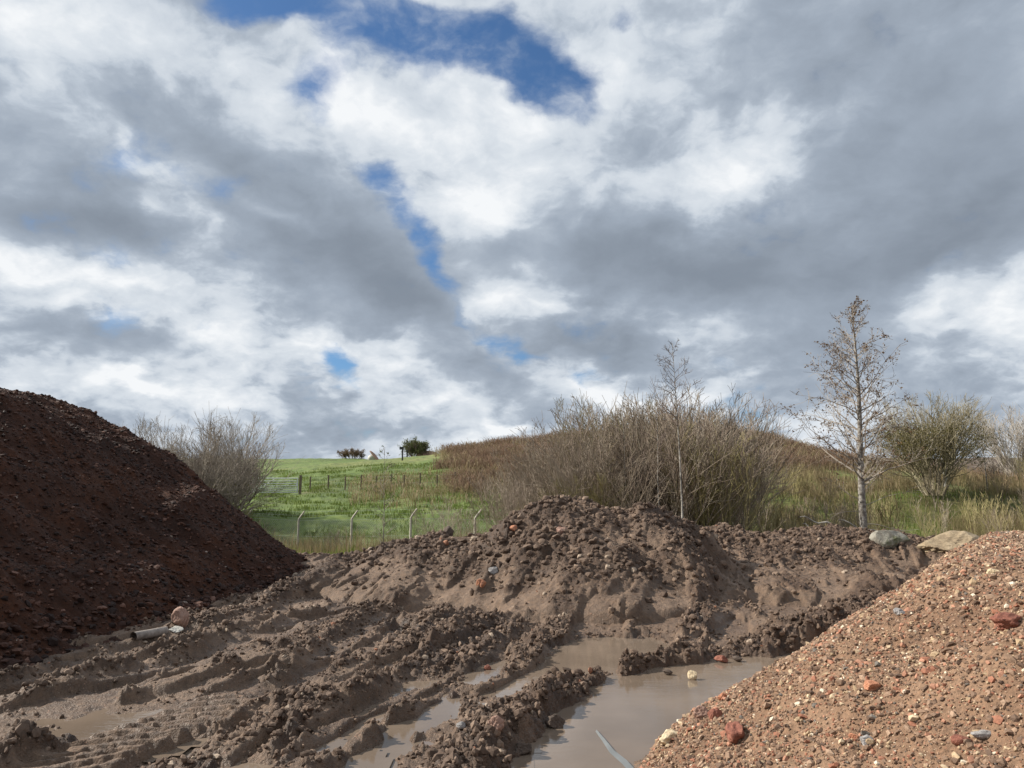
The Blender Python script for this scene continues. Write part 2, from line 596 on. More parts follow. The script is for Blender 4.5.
def mat_rock(name, c0, c1, c2, scale=6.0, rough=.8, moss=None, bd=.02):
    m, nt, b = mat(name)
    tc = nt.nodes.new('ShaderNodeTexCoord').outputs['Object']
    n1 = noise(nt, tc, scale, 8, .72, .6); n2 = noise(nt, tc, scale * 6, 5, .7)
    c = ramp(nt, n1, [(.36, c0), (.5, c1), (.64, c2)])
    c = mix(nt, .6, c, ramp(nt, n2, [(.3, (.55, .55, .55)), (.6, (1.1, 1.1, 1.1))]), 'MULTIPLY')
    if moss:
        n3 = noise(nt, tc, scale * .7, 5, .7)
        c = mix(nt, ramp(nt, n3, [(.52, (0, 0, 0)), (.62, (1, 1, 1))]), c, moss)
    nt.links.new(c, b.inputs['Base Color'])
    b.inputs['Roughness'].default_value = rough
    bump(nt, b, n1, 1.0, bd * 2.5)
    return m


def mat_plain(name, col, rough=.7, metal=0, nscale=8, var=.35):
    m, nt, b = mat(name)
    tc = nt.nodes.new('ShaderNodeTexCoord').outputs['Object']
    n1 = noise(nt, tc, nscale, 5, .65)
    c = mix(nt, 1.0, col, ramp(nt, n1, [(.3, (1 - var,) * 3), (.7, (1 + var * .5,) * 3)]), 'MULTIPLY')
    nt.links.new(c, b.inputs['Base Color'])
    b.inputs['Roughness'].default_value = rough
    b.inputs['Metallic'].default_value = metal
    return m


def mat_bark(name, stops, scale=6, zs=.25):
    m, nt, b = mat(name)
    tc = nt.nodes.new('ShaderNodeTexCoord')
    mp = nt.nodes.new('ShaderNodeMapping'); mp.inputs['Scale'].default_value = (1, 1, zs)
    nt.links.new(tc.outputs['Object'], mp.inputs[0])
    n1 = noise(nt, mp.outputs[0], scale, 5, .7)
    nt.links.new(ramp(nt, n1, stops), b.inputs['Base Color'])
    b.inputs['Roughness'].default_value = .85
    b.inputs['Specular IOR Level'].default_value = .25
    return m


def mat_twig(name, stops):
    m, nt, b = mat(name)
    oi = nt.nodes.new('ShaderNodeObjectInfo').outputs['Random']
    r = mth(nt, 'FRACT', mth(nt, 'ADD', mth(nt, 'MULTIPLY', isl(nt), .55), mth(nt, 'MULTIPLY', oi, .45)))
    nt.links.new(ramp(nt, r, stops), b.inputs['Base Color'])
    b.inputs['Roughness'].default_value = .75
    b.inputs['Specular IOR Level'].default_value = .3
    return m


def mat_leaf(name, stops, tr=.4):
    m = mat_twig(name, stops)
    nt = m.node_tree; b = nt.nodes['Principled BSDF']
    src = b.inputs['Base Color'].links[0].from_socket
    t = nt.nodes.new('ShaderNodeBsdfTranslucent'); nt.links.new(src, t.inputs[0])
    mx = nt.nodes.new('ShaderNodeMixShader'); mx.inputs[0].default_value = tr
    nt.links.new(b.outputs[0], mx.inputs[1]); nt.links.new(t.outputs[0], mx.inputs[2])
    nt.links.new(mx.outputs[0], nt.nodes['Material Output'].inputs[0])
    return m


def mat_water(name, col):
    m, nt, b = mat(name)
    p = geo_pos(nt)
    n1 = noise(nt, p, 1.3, 3, .5)
    nt.links.new(ramp(nt, n1, [(.35, tuple(k * .85 for k in col)), (.65, tuple(k * 1.12 for k in col))]), b.inputs['Base Color'])
    b.inputs['Roughness'].default_value = .025
    b.inputs['IOR'].default_value = 1.42
    b.inputs['Specular IOR Level'].default_value = .5
    mp = nt.nodes.new('ShaderNodeMapping'); mp.inputs['Scale'].default_value = (1, 2.4, 1); mp.inputs['Rotation'].default_value = (0, 0, .35)
    nt.links.new(p, mp.inputs[0])
    n2 = noise(nt, mp.outputs[0], 9, 4, .6)
    bump(nt, b, n2, .10, .010)
    return m


M = dict(
    mud=mat_mud('mud'),
    spoil=mat_mud('churned_mud', grass=False),
    soil=mat_soil('red_soil'),
    rubble=mat_rubble('rubble_fines'),
    water=mat_water('muddy_water', (.180, .137, .103)),
    clod=mat_bits('mud_clods', [(0, (.085, .055, .038)), (.3, (.118, .078, .055)), (.6, (.155, .105, .075)), (.86, (.215, .150, .108)), (.978, (.36, .28, .21)), (.993, (.32, .15, .09))]),
    soilbit=mat_bits('soil_crumbs', [(0, (.022, .010, .007)), (.3, (.038, .015, .009)), (.55, (.060, .024, .014)), (.80, (.095, .042, .026)), (.96, (.17, .09, .065)), (.993, (.30, .24, .20))]),
    stone=mat_bits('broken_stone', [(0, (.13, .082, .056)), (.18, (.20, .128, .086)), (.38, (.28, .182, .122)), (.56, (.37, .25, .17)), (.68, (.31, .135, .082)), (.77, (.42, .215, .138)),
                                    (.85, (.44, .32, .20)), (.92, (.54, .42, .28)), (.955, (.16, .14, .12)), (.982, (.66, .57, .44))]),
    sand=mat_rock('sandstone', (.20, .145, .09), (.33, .25, .155), (.42, .33, .22), 2.2, bd=.03),
    pale=mat_rock('lichened_stone', (.16, .14, .11), (.29, .27, .22), (.44, .41, .34), 2.6, moss=(.10, .105, .05), bd=.03),
    brick=mat_rock('red_brick', (.17, .060, .040), (.25, .088, .055), (.31, .13, .085), 14, bd=.006),
    orange=mat_rock('orange_brick', (.34, .14, .075), (.46, .20, .11), (.52, .27, .17), 14, bd=.006),
    pinkb=mat_rock('pink_brick', (.25, .14, .10), (.33, .20, .15), (.38, .25, .20), 12, bd=.006),
    cream=mat_rock('cream_stone', (.52, .40, .25), (.65, .52, .34), (.72, .60, .42), 8, bd=.006),
    grey=mat_rock('grey_stone', (.20, .19, .18), (.32, .30, .29), (.42, .40, .38), 9, bd=.006),
    dark=mat_rock('dark_clod', (.085, .060, .045), (.12, .086, .066), (.16, .118, .09), 9, bd=.02),
    concrete=mat_plain('concrete', (.42, .39, .33), .85, 0, 5),
    wire=mat_plain('galvanised_wire', (.35, .36, .35), .5, .6),
    galv=mat_plain('galvanised_steel', (.66, .68, .68), .5, .1, 3, .15),
    wood=mat_plain('weathered_wood', (.16, .12, .085), .85, 0, 6),
    blackp=mat_plain('dark_post', (.03, .03, .03), .6),
    white=mat_plain('white_post', (.50, .48, .43), .6),
    plastic=mat_plain('grey_plastic', (.13, .14, .145), .7, 0, 5, .2),
    pipe=mat_plain('clay_pipe', (.27, .23, .20), .7, 0, 14, .6),
)

# ------------------------------------------------------------------ ground sheet
ang_f = np.linspace(-44, 44, 1150)
ang_c = np.concatenate([np.linspace(-180, -46, 40), ang_f, np.linspace(46, 180, 40)[:-1]])
rad = [0.4, .8, 1.2, 1.6, 2.0, 2.4, 2.7]
r = 2.9
while r < 9: rad.append(r); r *= 1.0037
while r < 27: rad.append(r); r *= 1.0031
while r < 60: rad.append(r); r *= 1.008
while r < 220: rad.append(r); r *= 1.012
while r < 4500: rad.append(r); r *= 1.12
rad = np.array(rad)
TH, RR = np.meshgrid(np.radians(ang_c), rad)
GX = np.sin(TH) * RR; GY = np.cos(TH) * RR
gz, clod, wet, near = ground_z(GX.ravel(), GY.ravel(), True)
gx, gy = GX.ravel(), GY.ravel()
nr, na = GX.shape
idx = np.arange(nr * na).reshape(nr, na)
nx = np.roll(idx, -1, axis=1)
q = np.stack([idx[:-1], nx[:-1], nx[1:], idx[1:]], -1).reshape(-1, 4)
q = q[:, ::-1]
# close the sheet under the camera
gv = np.stack([gx, gy, gz], -1)
gv = np.vstack([gv, [[0, 0, gz[:na].mean()]]])
c0 = len(gv) - 1
tri = np.stack([np.full(na, c0), nx[0], idx[0]], -1)[:, ::-1]
# face up check
a, b_, c_ = gv[q[0][0]], gv[q[0][1]], gv[q[0][2]]
if np.cross(b_ - a, c_ - a)[2] < 0:
    q = q[:, ::-1]; tri = tri[:, ::-1]
me = mesh_np('ground', gv, q, tri, smooth=True)
dd = np.maximum(gy, .6 * np.hypot(gx, gy))
edge = dd + 1.0 * fbm(gx / 2.0, gy / 2.0, 4, 55)
grass = sstep(21.6, 23.0, edge + np.where(gx > 3, -3.5, 0))
straw = np.clip(sstep(22, 24, edge) * (1 - sstep(42, 47, dd)) * .55 + .9 * sstep(-1, 6, gx - .02 * dd * 0) * (1 - sstep(70, 95, gy)) * sstep(-.25, .25, fbm(gx / 5, gy / 5, 3, 58) + .25), 0, 1)
straw = straw * (1 - .8 * np.exp(-.5 * ((gx - 31) / 4.5) ** 2 - .5 * ((gy - 80) / 18) ** 2))
straw = np.maximum(straw, .8 * np.exp(-((gy - 64) / 6) ** 2) * (gx > -17) * sstep(-.3, .3, fbm(gx / 4, gy / 4, 3, 59)))
green_patch = np.exp(-.5 * ((gx - 18.5) / 3.4) ** 2 - .5 * ((gy - 39) / 9) ** 2)
straw = np.clip(straw - 1.5 * green_patch, 0, 1)
bram = sstep(-6, -2, gx + .11 * (gy - 70) + 1.5 * fbm(gx / 8, gy / 8, 3, 57)) * sstep(62, 68, gy) * (1 - .8 * np.exp(-.5 * ((gx - 31) / 3.5) ** 2))
attr(me, 'churned', np.append(sstep(.3, 1.0, clod + .5 * fbm(gx / .4, gy / .4, 3, 97)), 0)); attr(me, 'grass', np.append(grass, 0)); attr(me, 'wet', np.append(wet * near, 0))
attr(me, 'straw', np.append(straw, 0)); attr(me, 'bramble', np.append(bram, 0))
tag(obj('ground', me, M['mud']), kind='structure')

# ------------------------------------------------------------------ water
for pi, (pts, dep, lev) in enumerate(PUD):
    p = np.array(pts)
    st = .06
    X, Y, z, q = grid_mesh('w', np.arange(p[:, 0].min() - 1, p[:, 0].max() + 1, st), np.arange(p[:, 1].min() - 1, p[:, 1].max() + 1, st), lambda x, y: x * 0)
    xf, yf = X.ravel(), Y.ravel()
    sd = poly_in(xf, yf, pts)
    low = (sd < (.85 if dep > .1 else .6)) & (ground_z(xf, yf) < lev + .03)
    kq = low[q].any(1)
    used = np.zeros(len(xf), bool); used[q[kq].ravel()] = True
    remap = np.cumsum(used) - 1
    if not kq.any(): continue
    me = mesh_np('puddle', np.stack([xf, yf, np.full(xf.shape, lev - .0015 * pi)], -1)[used], remap[q[kq]], smooth=True)
    tag(obj('puddle', me, M['water']), kind='structure')

# ------------------------------------------------------------------ heaps
X, Y, z, q = grid_mesh('m', np.arange(-9.2, 14.4, .024), np.arange(8.6, 24.5, .024), lambda x, y: x * 0)
xf, yf = X.ravel(), Y.ravel()
mh = mound_h(xf, yf)
keep = mh > .004
zz = np.full(xf.shape, -3.0)
zz[keep] = mound_z(xf[keep], yf[keep])[0]
kq = keep[q].all(1)
used = np.zeros(len(xf), bool); used[q[kq].ravel()] = True
remap = np.cumsum(used) - 1
me = mesh_np('earth_mound', np.stack([xf, yf, zz], -1)[used], remap[q[kq]], smooth=True)
attr(me, 'wet', .25 * sstep(.0, .5, fbm(xf[used] / 1.2, yf[used] / 1.2, 3, 88)))
cu = mound_z(xf[used], yf[used])[2]
attr(me, 'churned', sstep(.3, 1.0, cu + .6 * fbm(xf[used] / .5, yf[used] / .5, 4, 98)))
mound = tag(obj('earth_mound', me, M['spoil']), 'churned brown earth mound of lumpy mud rising in the middle of the yard', 'earth mound')

X, Y, z, q = grid_mesh('l', np.arange(-21, -3.0, .034), np.arange(1.5, 23, .034), lambda x, y: x * 0)
xf, yf = X.ravel(), Y.ravel()
zz, dl = left_heap_z(xf, yf)
keep = zz > -.35
kq = keep[q].all(1)
used = np.zeros(len(xf), bool); used[q[kq].ravel()] = True
remap = np.cumsum(used) - 1
me = mesh_np('soil_heap', np.stack([xf, yf, zz], -1)[used], remap[q[kq]], smooth=True)
xu, yu = xf[used], yf[used]
attr(me, 'sunlit_crust', .7 * sstep(.25, .5, fbm(xu / 1.1, yu / 1.1, 4, 191)) * sstep(2.6, 3.1, zz[used]))  # paler patches high on the heap, standing in for sun
lheap = tag(obj('soil_heap', me, M['soil']), 'tall dark reddish soil heap in shade, taller than the two other heaps', 'soil heap')

X, Y, z, q = grid_mesh('r', np.arange(.2, 16, .019), np.arange(1.4, 9.5, .014), lambda x, y: x * 0)
X2, Y2, z, q2 = grid_mesh('r', np.arange(.2, 18, .03), np.arange(9.5, 24, .03), lambda x, y: x * 0)


def rheap(Xa, Ya, qa):
    xf, yf = Xa.ravel(), Ya.ravel()
    keep = (xf < .95 * yf + 1.2) | (xf < 3.0)
    zz = np.full(xf.shape, -3.0)
    zz[keep] = right_heap_z(xf[keep], yf[keep])
    keep &= zz > -.3
    kq = keep[qa].all(1)
    used = np.zeros(len(xf), bool); used[qa[kq].ravel()] = True
    remap = np.cumsum(used) - 1
    return np.stack([xf, yf, zz], -1)[used], remap[qa[kq]]


va, qa = rheap(X, Y, q)
vb, qb = rheap(X2, Y2, q2)
me = mesh_np('rubble_heap', np.vstack([va, vb]), np.vstack([qa, qb + len(va)]), smooth=True)
rhp = tag(obj('rubble_heap', me, M['rubble']), 'sunlit heap of crushed brick and stone rubble beside the puddle', 'rubble heap')


# ------------------------------------------------------------------ loose pieces
def ico(sub):
    import bmesh
    bm = bmesh.new(); bmesh.ops.create_icosphere(bm, subdivisions=sub, radius=1.0)
    v = np.array([x.co[:] for x in bm.verts]); f = np.array([[x.index for x in q.verts] for q in bm.faces])
    bm.free()
    return v, f


ICO = {k: ico(k) for k in (1, 2, 4, 5)}


def rock_shape(sub, rng, planes=9, sq=(1, 1, 1), rnd_amt=.0):
    v, f = ICO[sub]
    n = rng.normal(size=(planes, 3)); n /= np.linalg.norm(n, axis=1, keepdims=True)
    d = rng.uniform(.55, .95, planes)
    dots = v @ n.T
    r = np.where(dots > .05, d / np.maximum(dots, .05), 9).min(1)
    r = np.minimum(r, 1.15)
    w = v * r[:, None]
    if rnd_amt:
        dsp = 0
        for fr in (4, 5, 7, 9, 13, 17, 24, 31):
            q_ = rng.normal(size=3); q2_ = rng.normal(size=3)
            dsp = dsp + np.sin(v @ q_ * fr + rng.uniform(0, 6)) * np.sin(v @ q2_ * fr + rng.uniform(0, 6)) * (5 / fr)
        w = w + v * (rnd_amt * dsp)[:, None]
    return w * np.array(sq), f


def scatter(name, pos, size, protos, mat_, rng, flatten=(.6, 1), sink=.25):
    n = len(pos)
    which = rng.integers(0, len(protos), n)
    Vs = []; Fs = []; off = 0
    for k, (pv, pf) in enumerate(protos):
        s = np.where(which == k)[0]
        if not len(s): continue
        m = len(s)
        ang = rng.uniform(0, 2 * math.pi, m); tx = rng.normal(0, .5, m); ty = rng.normal(0, .5, m)
        ca, sa = np.cos(ang), np.sin(ang)
        ct, st = np.cos(tx), np.sin(tx)
        Rz = np.zeros((m, 3, 3)); Rz[:, 0, 0] = ca; Rz[:, 0, 1] = -sa; Rz[:, 1, 0] = sa; Rz[:, 1, 1] = ca; Rz[:, 2, 2] = 1
        Rx = np.zeros((m, 3, 3)); Rx[:, 0, 0] = 1; Rx[:, 1, 1] = ct; Rx[:, 1, 2] = -st; Rx[:, 2, 1] = st; Rx[:, 2, 2] = ct
        Rm = Rx @ Rz
        sc = np.stack([rng.uniform(.75, 1.25, m), rng.uniform(.6, 1, m), rng.uniform(*flatten, m)], -1)
        v = pv[None] * sc[:, None, :] * size[s][:, None, None]
        v = np.einsum('mij,mkj->mki', Rm, v) + pos[s][:, None, :]
        v[:, :, 2] += (size[s] * sink)[:, None]
        Vs.append(v.reshape(-1, 3))
        Fs.append((pf[None] + (np.arange(m) * len(pv))[:, None, None] + off).reshape(-1, 3))
        off += m * len(pv)
    me = mesh_np(name, np.vstack(Vs), None, np.vstack(Fs), smooth=False)
    return me


def polar_pts(n, a0, a1, r0, r1, rng, p=1.6):
    a = np.radians(rng.uniform(a0, a1, n))
    u = rng.uniform(0, 1, n)
    r_ = (r0 ** (2 - p) + u * (r1 ** (2 - p) - r0 ** (2 - p))) ** (1 / (2 - p))
    return np.sin(a) * r_, np.cos(a) * r_, r_


rng = np.random.default_rng(5)
PS = [rock_shape(1, rng, 7, rnd_amt=.05) for _ in range(10)]
PC = [rock_shape(2, rng, 8, rnd_amt=.07) for _ in range(8)]

# mud clods on the yard
x, y, r_ = polar_pts(90000, -42, 42, 3.4, 24, rng, 1.5)
z_, cl, wt, nr_ = ground_parts(x, y)
pr = np.clip(.05 + 1.1 * cl, 0, 1) * (1 - .93 * (wt > .75))
k = rng.uniform(0, 1, len(x)) < pr
x, y, r_, cl = x[k], y[k], r_[k], cl[k]
zc = z_[k] * nr_[k] + far_z(x, y) + clod_detail(x, y, cl)
sz = .006 + .022 * rng.uniform(0, 1, len(x)) ** 3 * (.5 + cl) + .0009 * r_
me = scatter('mud_clods', np.stack([x, y, zc], -1), sz, PC[:4] + PS, M['clod'], rng)
tag(obj('mud_clods', me, M['clod']), 'countless crumbs and small clods of mud strewn over the rutted yard', 'mud clods', kind='stuff')

# clods on the mound
n = 60000
x = rng.uniform(-7, 13, n); y = rng.uniform(9.5, 21, n)
k = mound_h(x, y) > .12
x, y = x[k], y[k]
zc, mm, cc = mound_z(x, y)
k = rng.uniform(0, 1, len(x)) < .12 + .85 * cc * sstep(.1, .8, mm)
x, y, zc = x[k], y[k], zc[k]
sz = .012 + .065 * rng.uniform(0, 1, len(x)) ** 4.5
me = scatter('clods', np.stack([x, y, zc], -1), sz, PC, M['clod'], rng)
tag(obj('clods', me, M['clod'], mound), kind='stuff')

# crumbs on the dark heap
n = 90000
x = rng.uniform(-15, -4, n); y = rng.uniform(5, 19.5, n)
zc, dl = left_heap_z(x, y)
k = (zc > .0)
x, y, zc = x[k], y[k], zc[k]
sz = .010 + .042 * rng.uniform(0, 1, len(x)) ** 5
sz = sz * (1 + 1.3 * (1 - sstep(.1, .8, zc)) * .6 * rng.uniform(0, 1, len(x)))
me = scatter('crumbs', np.stack([x, y, zc], -1), sz, PS + PC[:2], M['soilbit'], rng, (.3, .8), .1)
tag(obj('crumbs', me, M['soilbit'], lheap), kind='stuff')

# stones on the rubble heap
x, y, r_ = polar_pts(260000, 3, 46, 1.9, 22, rng, 1.3)
zc = right_heap_z(x, y)
k = zc > -.03
x, y, zc, r_ = x[k], y[k], zc[k], r_[k]
sz = (.0031 + .0007 * r_) * (.8 + 1.1 * rng.uniform(0, 1, len(x)) ** 2) + .020 * rng.uniform(0, 1, len(x)) ** 14
me = scatter('stones', np.stack([x, y, zc], -1), sz, PS, M['stone'], rng, (.4, .9), .15)
tag(obj('stones', me, M['stone'], rhp), kind='stuff')


def hit(px, py, dmax=40):
    r = ray(px, py)
    t = np.concatenate([np.linspace(1.2, 12, 3000), np.linspace(12, dmax, 2500)]) / r[1]
    xs = r[0] * t; ys = r[1] * t; zs = EYE + r[2] * t
    h = all_z(xs, ys)
    w = np.where(zs < h)[0]
    i = w[0] if len(w) else len(t) - 1
    return np.array([xs[i], ys[i], h[i]])


def one_rock(name, px, py, wpx, sq, material, label, cat, seed, sub=4, planes=8, rz=0.0, sink=.3, water=None, group=None, tilt=0.0, d=None, rnd_amt=.045):
    p = hit(px, py) if d is None else at(px, py, d)
    if d is not None:
        p[2] = all_z(np.array([p[0]]), np.array([p[1]]))[0]
    if water is not None: p[2] = water
    p[2] = max(p[2], -.05) if p[1] < 15 else p[2]
    R = wpx / F * p[1] / 2 * (.9 if wpx < 30 else 1)
    v, f = rock_shape(sub, np.random.default_rng(seed), planes, sq, rnd_amt)
    me = mesh_np(name, v * R, None, f, smooth=False)
    o = obj(name, me, material, loc=(p[0], p[1], p[2] + R * sq[2] * sink), rot=(tilt, tilt * .5, rz))
    return tag(o, label, cat, group)


one_rock('brick_fragment', 1008, 628, 34, (1, .6, .55), M['brick'], 'large dark red brick fragment half buried high on the rubble heap', 'brick', 3, planes=6, rz=.2)
one_rock('brick_fragment', 737, 738, 26, (1, .8, .95), M['brick'], 'rounded red brick lump low on the rubble heap above the pair of pinkish pieces', 'brick', 4, rz=.7)
one_rock('brick_fragment', 701, 718, 18, (1, .7, .9), M['pinkb'], 'flat sided pinkish brick piece at the puddle end of the rubble heap', 'brick', 5, planes=6, rz=.5)
one_rock('brick_fragment', 715, 718, 17, (.8, .7, .85), M['brick'], 'brown red brick piece touching a pinkish one at the puddle edge', 'brick', 6, planes=6, rz=.1)
one_rock('stone', 668, 741, 27, (1, .8, .55), M['cream'], 'flat cream stone at the toe of the rubble heap by the puddle', 'stone', 7, planes=7, rz=.4)
one_rock('brick_fragment', 724, 699, 13, (1, .8, .8), M['orange'], 'small orange brick piece on the waterline of the rubble heap', 'brick', 8)
one_rock('stone', 693, 693, 9, (1, .8, 1.1), M['cream'], 'small ochre stone standing up in the muddy puddle', 'stone', 9, water=-.03)
one_rock('brick_fragment', 722, 673, 14, (1, .7, .5), M['brick'], 'dark red brick piece lying in the puddle water', 'brick', 10, water=-.035)
one_rock('mud_clod', 738, 673, 11, (1, .8, .5), M['dark'], 'dark clod in the puddle right beside the red brick piece', 'clod', 11, water=-.035)
one_rock('mud_clod', 668, 690, 10, (1, .8, .5), M['dark'], 'lone small dark clod poking out of open puddle water', 'clod', 12, water=-.035)
one_rock('mud_clod', 556, 739, 20, (1, .8, .7), M['dark'], 'round dark clod against the rubble toe at the puddle edge', 'clod', 13, water=-.035)
one_rock('mud_clod', 521, 752, 19, (1, .8, .8), M['dark'], 'round dark clod at the near end of the puddle below the clod ridge', 'clod', 14, water=-.035)
one_rock('brick_fragment', 495, 727, 18, (1, .75, .9), M['pinkb'], 'orange pink brick chunk on the clod ridge beside the puddle', 'brick', 15, planes=6, rz=.6)
one_rock('stone', 461, 727, 9, (1, .8, .8), M['grey'], 'small pale round stone on the muddy clod ridge', 'stone', 16)
one_rock('brick_fragment', 481, 585, 10, (1, .8, .9), M['orange'], 'bright orange brick piece at the foot of the earth mound', 'brick', 17)
one_rock('stone', 494, 572, 11, (1, .8, .9), M['grey'], 'round grey stone just above the bright orange brick on the mound', 'stone', 18)
one_rock('brick_fragment', 562, 533, 12, (1, .8, .8), M['pinkb'], 'pinkish brick lump high on the earth mound under its summit', 'brick', 19)
one_rock('brick_fragment', 514, 531, 10, (1, .8, .8), M['orange'], 'small orange brick lump on the shoulder of the earth mound', 'brick', 20)
one_rock('mud_clod', 448, 536, 13, (1, .9, 1.1), M['dark'], 'large black clod on the skyline of the mound in front of the field', 'clod', 21)
one_rock('brick_fragment', 487, 711 - 35, 8, (1, .8, .8), M['brick'], 'small red brick piece beside the narrow strip of puddle', 'brick', 22)
one_rock('boulder', 180, 624, 19, (.9, .8, 1.1), M['pinkb'], 'pinkish brown boulder at the toe of the dark soil heap', 'boulder', 23, sub=4, rz=.3, sink=.5)
one_rock('stone', 175, 631, 15, (1, .8, .45), M['white'], 'white flat stone under the pinkish boulder at the dark heap', 'stone', 24)
one_rock('stone', 994, 573, 15, (1, .7, .45), M['cream'], 'pale flat stone near the top of the rubble heap', 'stone', 25, planes=7)
one_rock('stone', 900, 614, 13, (1, .8, .7), M['grey'], 'pale grey stone near the skyline of the rubble heap above the puddle end', 'stone', 26)
one_rock('stone', 871, 688, 20, (1, .8, .5), M['orange'], 'flat orange stone in the middle of the rubble heap', 'stone', 27)
one_rock('stone', 866, 743, 15, (1, .8, .7), M['grey'], 'blue grey stone low in the middle of the rubble heap', 'stone', 28)
one_rock('brick_fragment', 854, 739, 10, (1, .8, .7), M['orange'], 'small bright orange brick piece beside the blue grey stone', 'brick', 29)
one_rock('brick_fragment', 962, 742, 22, (1, .7, .5), M['brick'], 'red brick shard low on the rubble heap beside a dark slate', 'brick', 30, planes=6)
one_rock('slate_piece', 981, 736, 24, (1, .6, .35), M['grey'], 'dark grey slate piece low on the rubble heap beside the brick shard', 'slate', 31, planes=6)
one_rock('boulder', 890, 546, 34, (1, .7, .62), M['pale'], 'lichened grey white boulder at the foot of the alder', 'boulder', 33, sub=5, planes=9, sink=.45, rnd_amt=.012)
# long wedge shaped sandstone block
p = hit(948, 549)
v, f = rock_shape(5, np.random.default_rng(36), 9, (1.2, .65, .55), .03)
v[:, 2] *= .62 + .42 * sstep(-.9, .8, v[:, 0]); v[:, 0] += .12 * v[:, 2]
me = mesh_np('boulder', v * (26 / F * p[1]), None, f)
tag(obj('boulder', me, M['sand'], loc=(p[0], p[1], p[2] + .03 / 20 * p[1]), rot=(.05, -.08, .15)), 'long tan sandstone boulder, low at one end, beyond the rubble heap', 'boulder')


# ------------------------------------------------------------------ small made things
def tube_arrays(lines, sides=3):
    """lines: list of (pts Nx3, radii N) -> verts, quads"""
    V = []; Q = []; off = 0
    ang = np.arange(sides) * 2 * math.pi / sides
    ca, sa = np.cos(ang), np.sin(ang)
    for pts, rad_ in lines:
        pts = np.asarray(pts, float); n = len(pts)
        d = np.gradient(pts, axis=0); d /= (np.linalg.norm(d, axis=1, keepdims=True) + 1e-9)
        ref = np.array([.31, .87, .12]) if abs(d[0][2]) > .6 else np.array([0, 0, 1.])
        u = np.cross(d, ref); u /= (np.linalg.norm(u, axis=1, keepdims=True) + 1e-9)
        w = np.cross(d, u)
        R = np.asarray(rad_, float)[:, None, None]
        ring = pts[:, None, :] + R * (u[:, None, :] * ca[None, :, None] + w[:, None, :] * sa[None, :, None])
        V.append(ring.reshape(-1, 3))
        i = np.arange(n - 1)[:, None] * sides + np.arange(sides)[None] + off
        j = np.arange(n - 1)[:, None] * sides + (np.arange(sides)[None] + 1) % sides + off
        Q.append(np.stack([i, j, j + sides, i + sides], -1).reshape(-1, 4))
        off += n * sides
    return np.vstack(V), np.vstack(Q)


def tubes(name, lines, material, parent=None, sides=3, smooth=True, loc=(0, 0, 0)):
    v, q = tube_arrays(lines, sides)
    return obj(name, mesh_np(name, v, q, smooth=smooth), material, parent, loc)


def box(name, x0, x1, y0, y1, z0, z1, material, parent=None, bev=.01):
    import bmesh
    bm = bmesh.new(); bmesh.ops.create_cube(bm, size=1)
    for v in bm.verts:
        v.co = ((x0 + x1) / 2 + v.co.x * (x1 - x0), (y0 + y1) / 2 + v.co.y * (y1 - y0), (z0 + z1) / 2 + v.co.z * (z1 - z0))
    if bev: bmesh.ops.bevel(bm, geom=bm.edges[:], offset=bev, segments=1, affect='EDGES')
    me = bpy.data.meshes.new(name); bm.to_mesh(me); bm.free()
    return obj(name, me, material, parent)


def gz1(x, y):
    return float(all_z(np.array([float(x)]), np.array([float(y)]))[0])


# half buried clay pipe at the toe of the dark heap
pa = hit(133, 640); pb = hit(165, 634)
t = np.linspace(0, 1, 8)[:, None]
ln = pa[None] * (1 - t) + pb[None] * t; ln[:, 2] += .035
pipe = empty('pipe', tuple(ln[0]))
outer = [(ln - ln[0], np.full(8, .052))]
tubes('pipe_wall', outer, M['pipe'], pipe, 16)
inn = ln[::-1] - ln[0]
tubes('pipe_bore', [(inn, np.full(8, .042))], M['dark'], pipe, 16)
tag(pipe, 'short length of pale grey pipe half buried by the dark soil heap', 'pipe')
# plastic strip in the puddle
a_ = [(596, 731), (604, 741), (612, 752), (624, 762), (636, 775)]
pts = np.array([[*flat(*p_, z=-.05), -.062] for p_ in a_])
w_ = np.array([.004, .010, .016, .020, .018])
d_ = np.gradient(pts, axis=0); nrm = np.stack([-d_[:, 1], d_[:, 0], 0 * d_[:, 0]], -1); nrm /= np.linalg.norm(nrm, axis=1, keepdims=True)
V = []
for zoff, curl in ((0, .012), (-.004, .012)):
    V += list(pts + nrm * w_[:, None] + [0, 0, .010 + zoff + curl]); V += list(pts - nrm * w_[:, None] + [0, 0, .010 + zoff])
nn = len(pts)
Q = []
for i in range(nn - 1):
    Q += [(i, i + 1, nn + i + 1, nn + i), (2 * nn + i, 3 * nn + i, 3 * nn + i + 1, 2 * nn + i + 1)]
    Q += [(i, 2 * nn + i, 2 * nn + i + 1, i + 1), (nn + i, nn + i + 1, 3 * nn + i + 1, 3 * nn + i)]
tag(obj('plastic_strip', mesh_np('plastic_strip', V, Q), M['plastic']), 'torn grey plastic strip lying in the puddle near the rubble toe', 'plastic strip')

